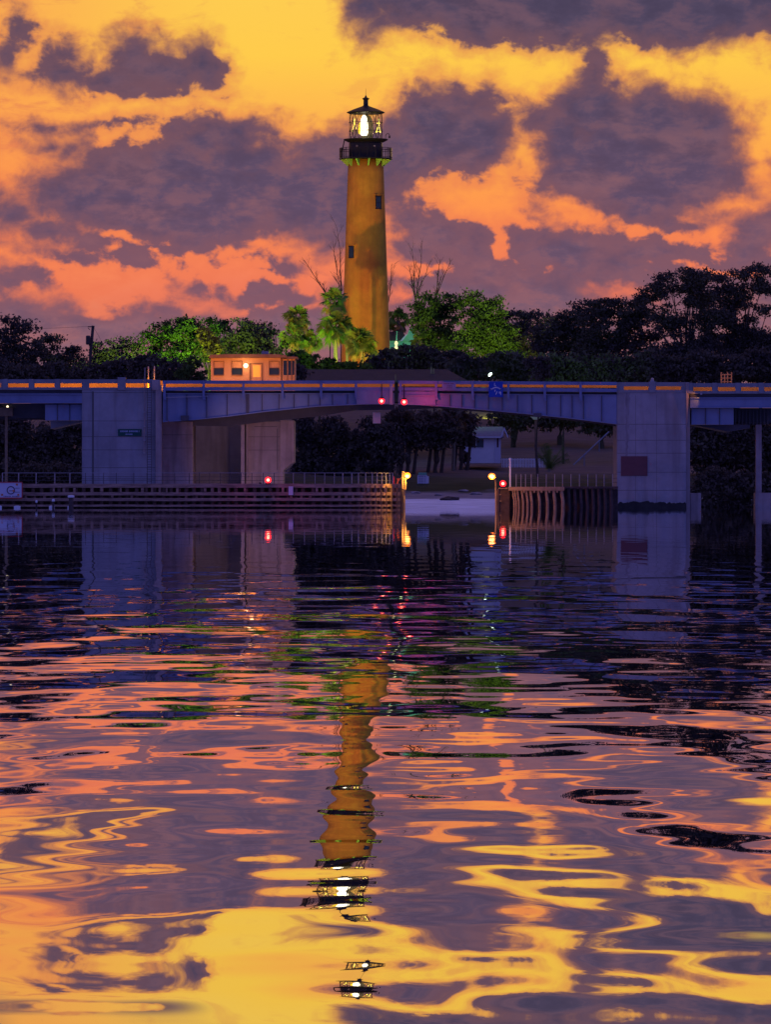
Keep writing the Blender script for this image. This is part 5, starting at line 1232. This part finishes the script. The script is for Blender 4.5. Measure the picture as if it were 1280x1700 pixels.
# young coconut palm on the bank right of the picket fence
def coco(px, py, Y, R, label):
    c = at(px, py, Y); z0 = ground_z(c.x, Y); t = thing('coconut_palm', label, 'palm tree', (c.x, Y, min(z0, c.z - .3)))
    MB().tube([(c.x, Y, min(z0, c.z - .3) - .2), tuple(c)], [.2, .14], 8).build('trunk', 'palm_bark', t)
    m = MB()
    for i in range(15):
        az = rng.uniform(0, 6.28); el = math.radians(rng.uniform(15, 85)); d = Vector((math.cos(az) * math.cos(el), math.sin(az) * math.cos(el) * .6, math.sin(el)))
        L = R * Y / F * rng.uniform(.8, 1.1); pts = [c + d * L * s - Vector((0, 0, L * .55 * s * s * (1.2 - math.sin(el)))) for s in np.linspace(0, 1, 7)]
        m.tube(pts, [.04, .035, .03, .03, .02, .015, .01], 4, cap=False)
        for a, b_ in zip(pts, pts[1:]):
            for s in (0, .33, .66):
                p = a.lerp(b_, s); dr = (b_ - a).normalized(); sd = dr.cross(Vector((0, 1, 0.2))).normalized()
                for sg in (-1, 1):
                    e = p + (dr * .5 + sd * sg * .6 - Vector((0, 0, .35))) * L * .22; m.add([p, p + dr * .06, e], [(0, 1, 2)])
    m.build('fronds', 'palm_leaf', t)
coco(912, 778, 596, 48, 'young coconut palm with arching fronds beside the picket fence')
# green uplights hidden among the plants
flood(312, 622, 'green-white floodlight in the bushes left of the control house', at(312, 575, 640), 34000, (0.45, 1.0, 0.06), 62)
flood(345, 622, 'green-white floodlight behind the control house', at(345, 560, 640), 9000, (0.75, 1.0, 0.06), 80)
flood(546, 705, 'green-white floodlight below the broad palms', at(553, 515, 718), 6500, GRN, 70)
flood(596, 699, 'green-white floodlight in front of the drooping palm', at(600, 560, 706), 2400, GRY, 80)
flood(482, 714, 'green-white floodlight below the leftmost palms', at(492, 540, 725), 6000, GRN, 75)
flood(712, 720, 'green-white floodlight beside the low palms', at(725, 555, 712), 14000, GRY, 100)
flood(812, 668, 'green-white floodlight below the largest round tree', at(805, 545, 690), 30000, GRY, 70)
flood(668, 762, 'green-white floodlight before the teal house', at(676, 560, 775), 2500, (0.3, 1.0, 0.5), 90)
flood(640, 735, 'green-white floodlight aimed up at the gallery brackets', (TX, YT - 2, zt(266)), 6000, GRN, 9)

rk = random.Random(21)
for i, (px, Y, w, lab) in enumerate(((748, 556, .55, 'dark driftwood lump on the sand between the channel lamps'), (690, 571, .35, 'small rock on the shore behind the left lamp post'), (728, 566, .28, 'small rock on the shore right of the beach sign'), (790, 568, .4, 'small rock on the shore left of the orange lamp'), (770, 573, .3, 'small rock at the grass edge left of the orange lamp'))):
    x = (px - 640) * Y / F; z = ground_z(x, Y); bm = bmesh.new(); bmesh.ops.create_icosphere(bm, subdivisions=3, radius=w)
    for v in bm.verts: v.co *= 1 + .22 * math.sin(v.co.x * 9 + i) * math.cos(v.co.y * 8 + v.co.z * 7) + rk.uniform(-.04, .04); v.co.z *= .45; v.co.x *= 1.5
    me = bpy.data.meshes.new('rock'); bm.to_mesh(me); bm.free(); me.materials.append(MT['wood_dark' if i == 0 else 'concrete_old'])
    o = bpy.data.objects.new('driftwood' if i == 0 else 'rock', me); COL.objects.link(o); o.location = (x, Y, z + w * .15); tag(o, lab, 'driftwood' if i == 0 else 'rock')
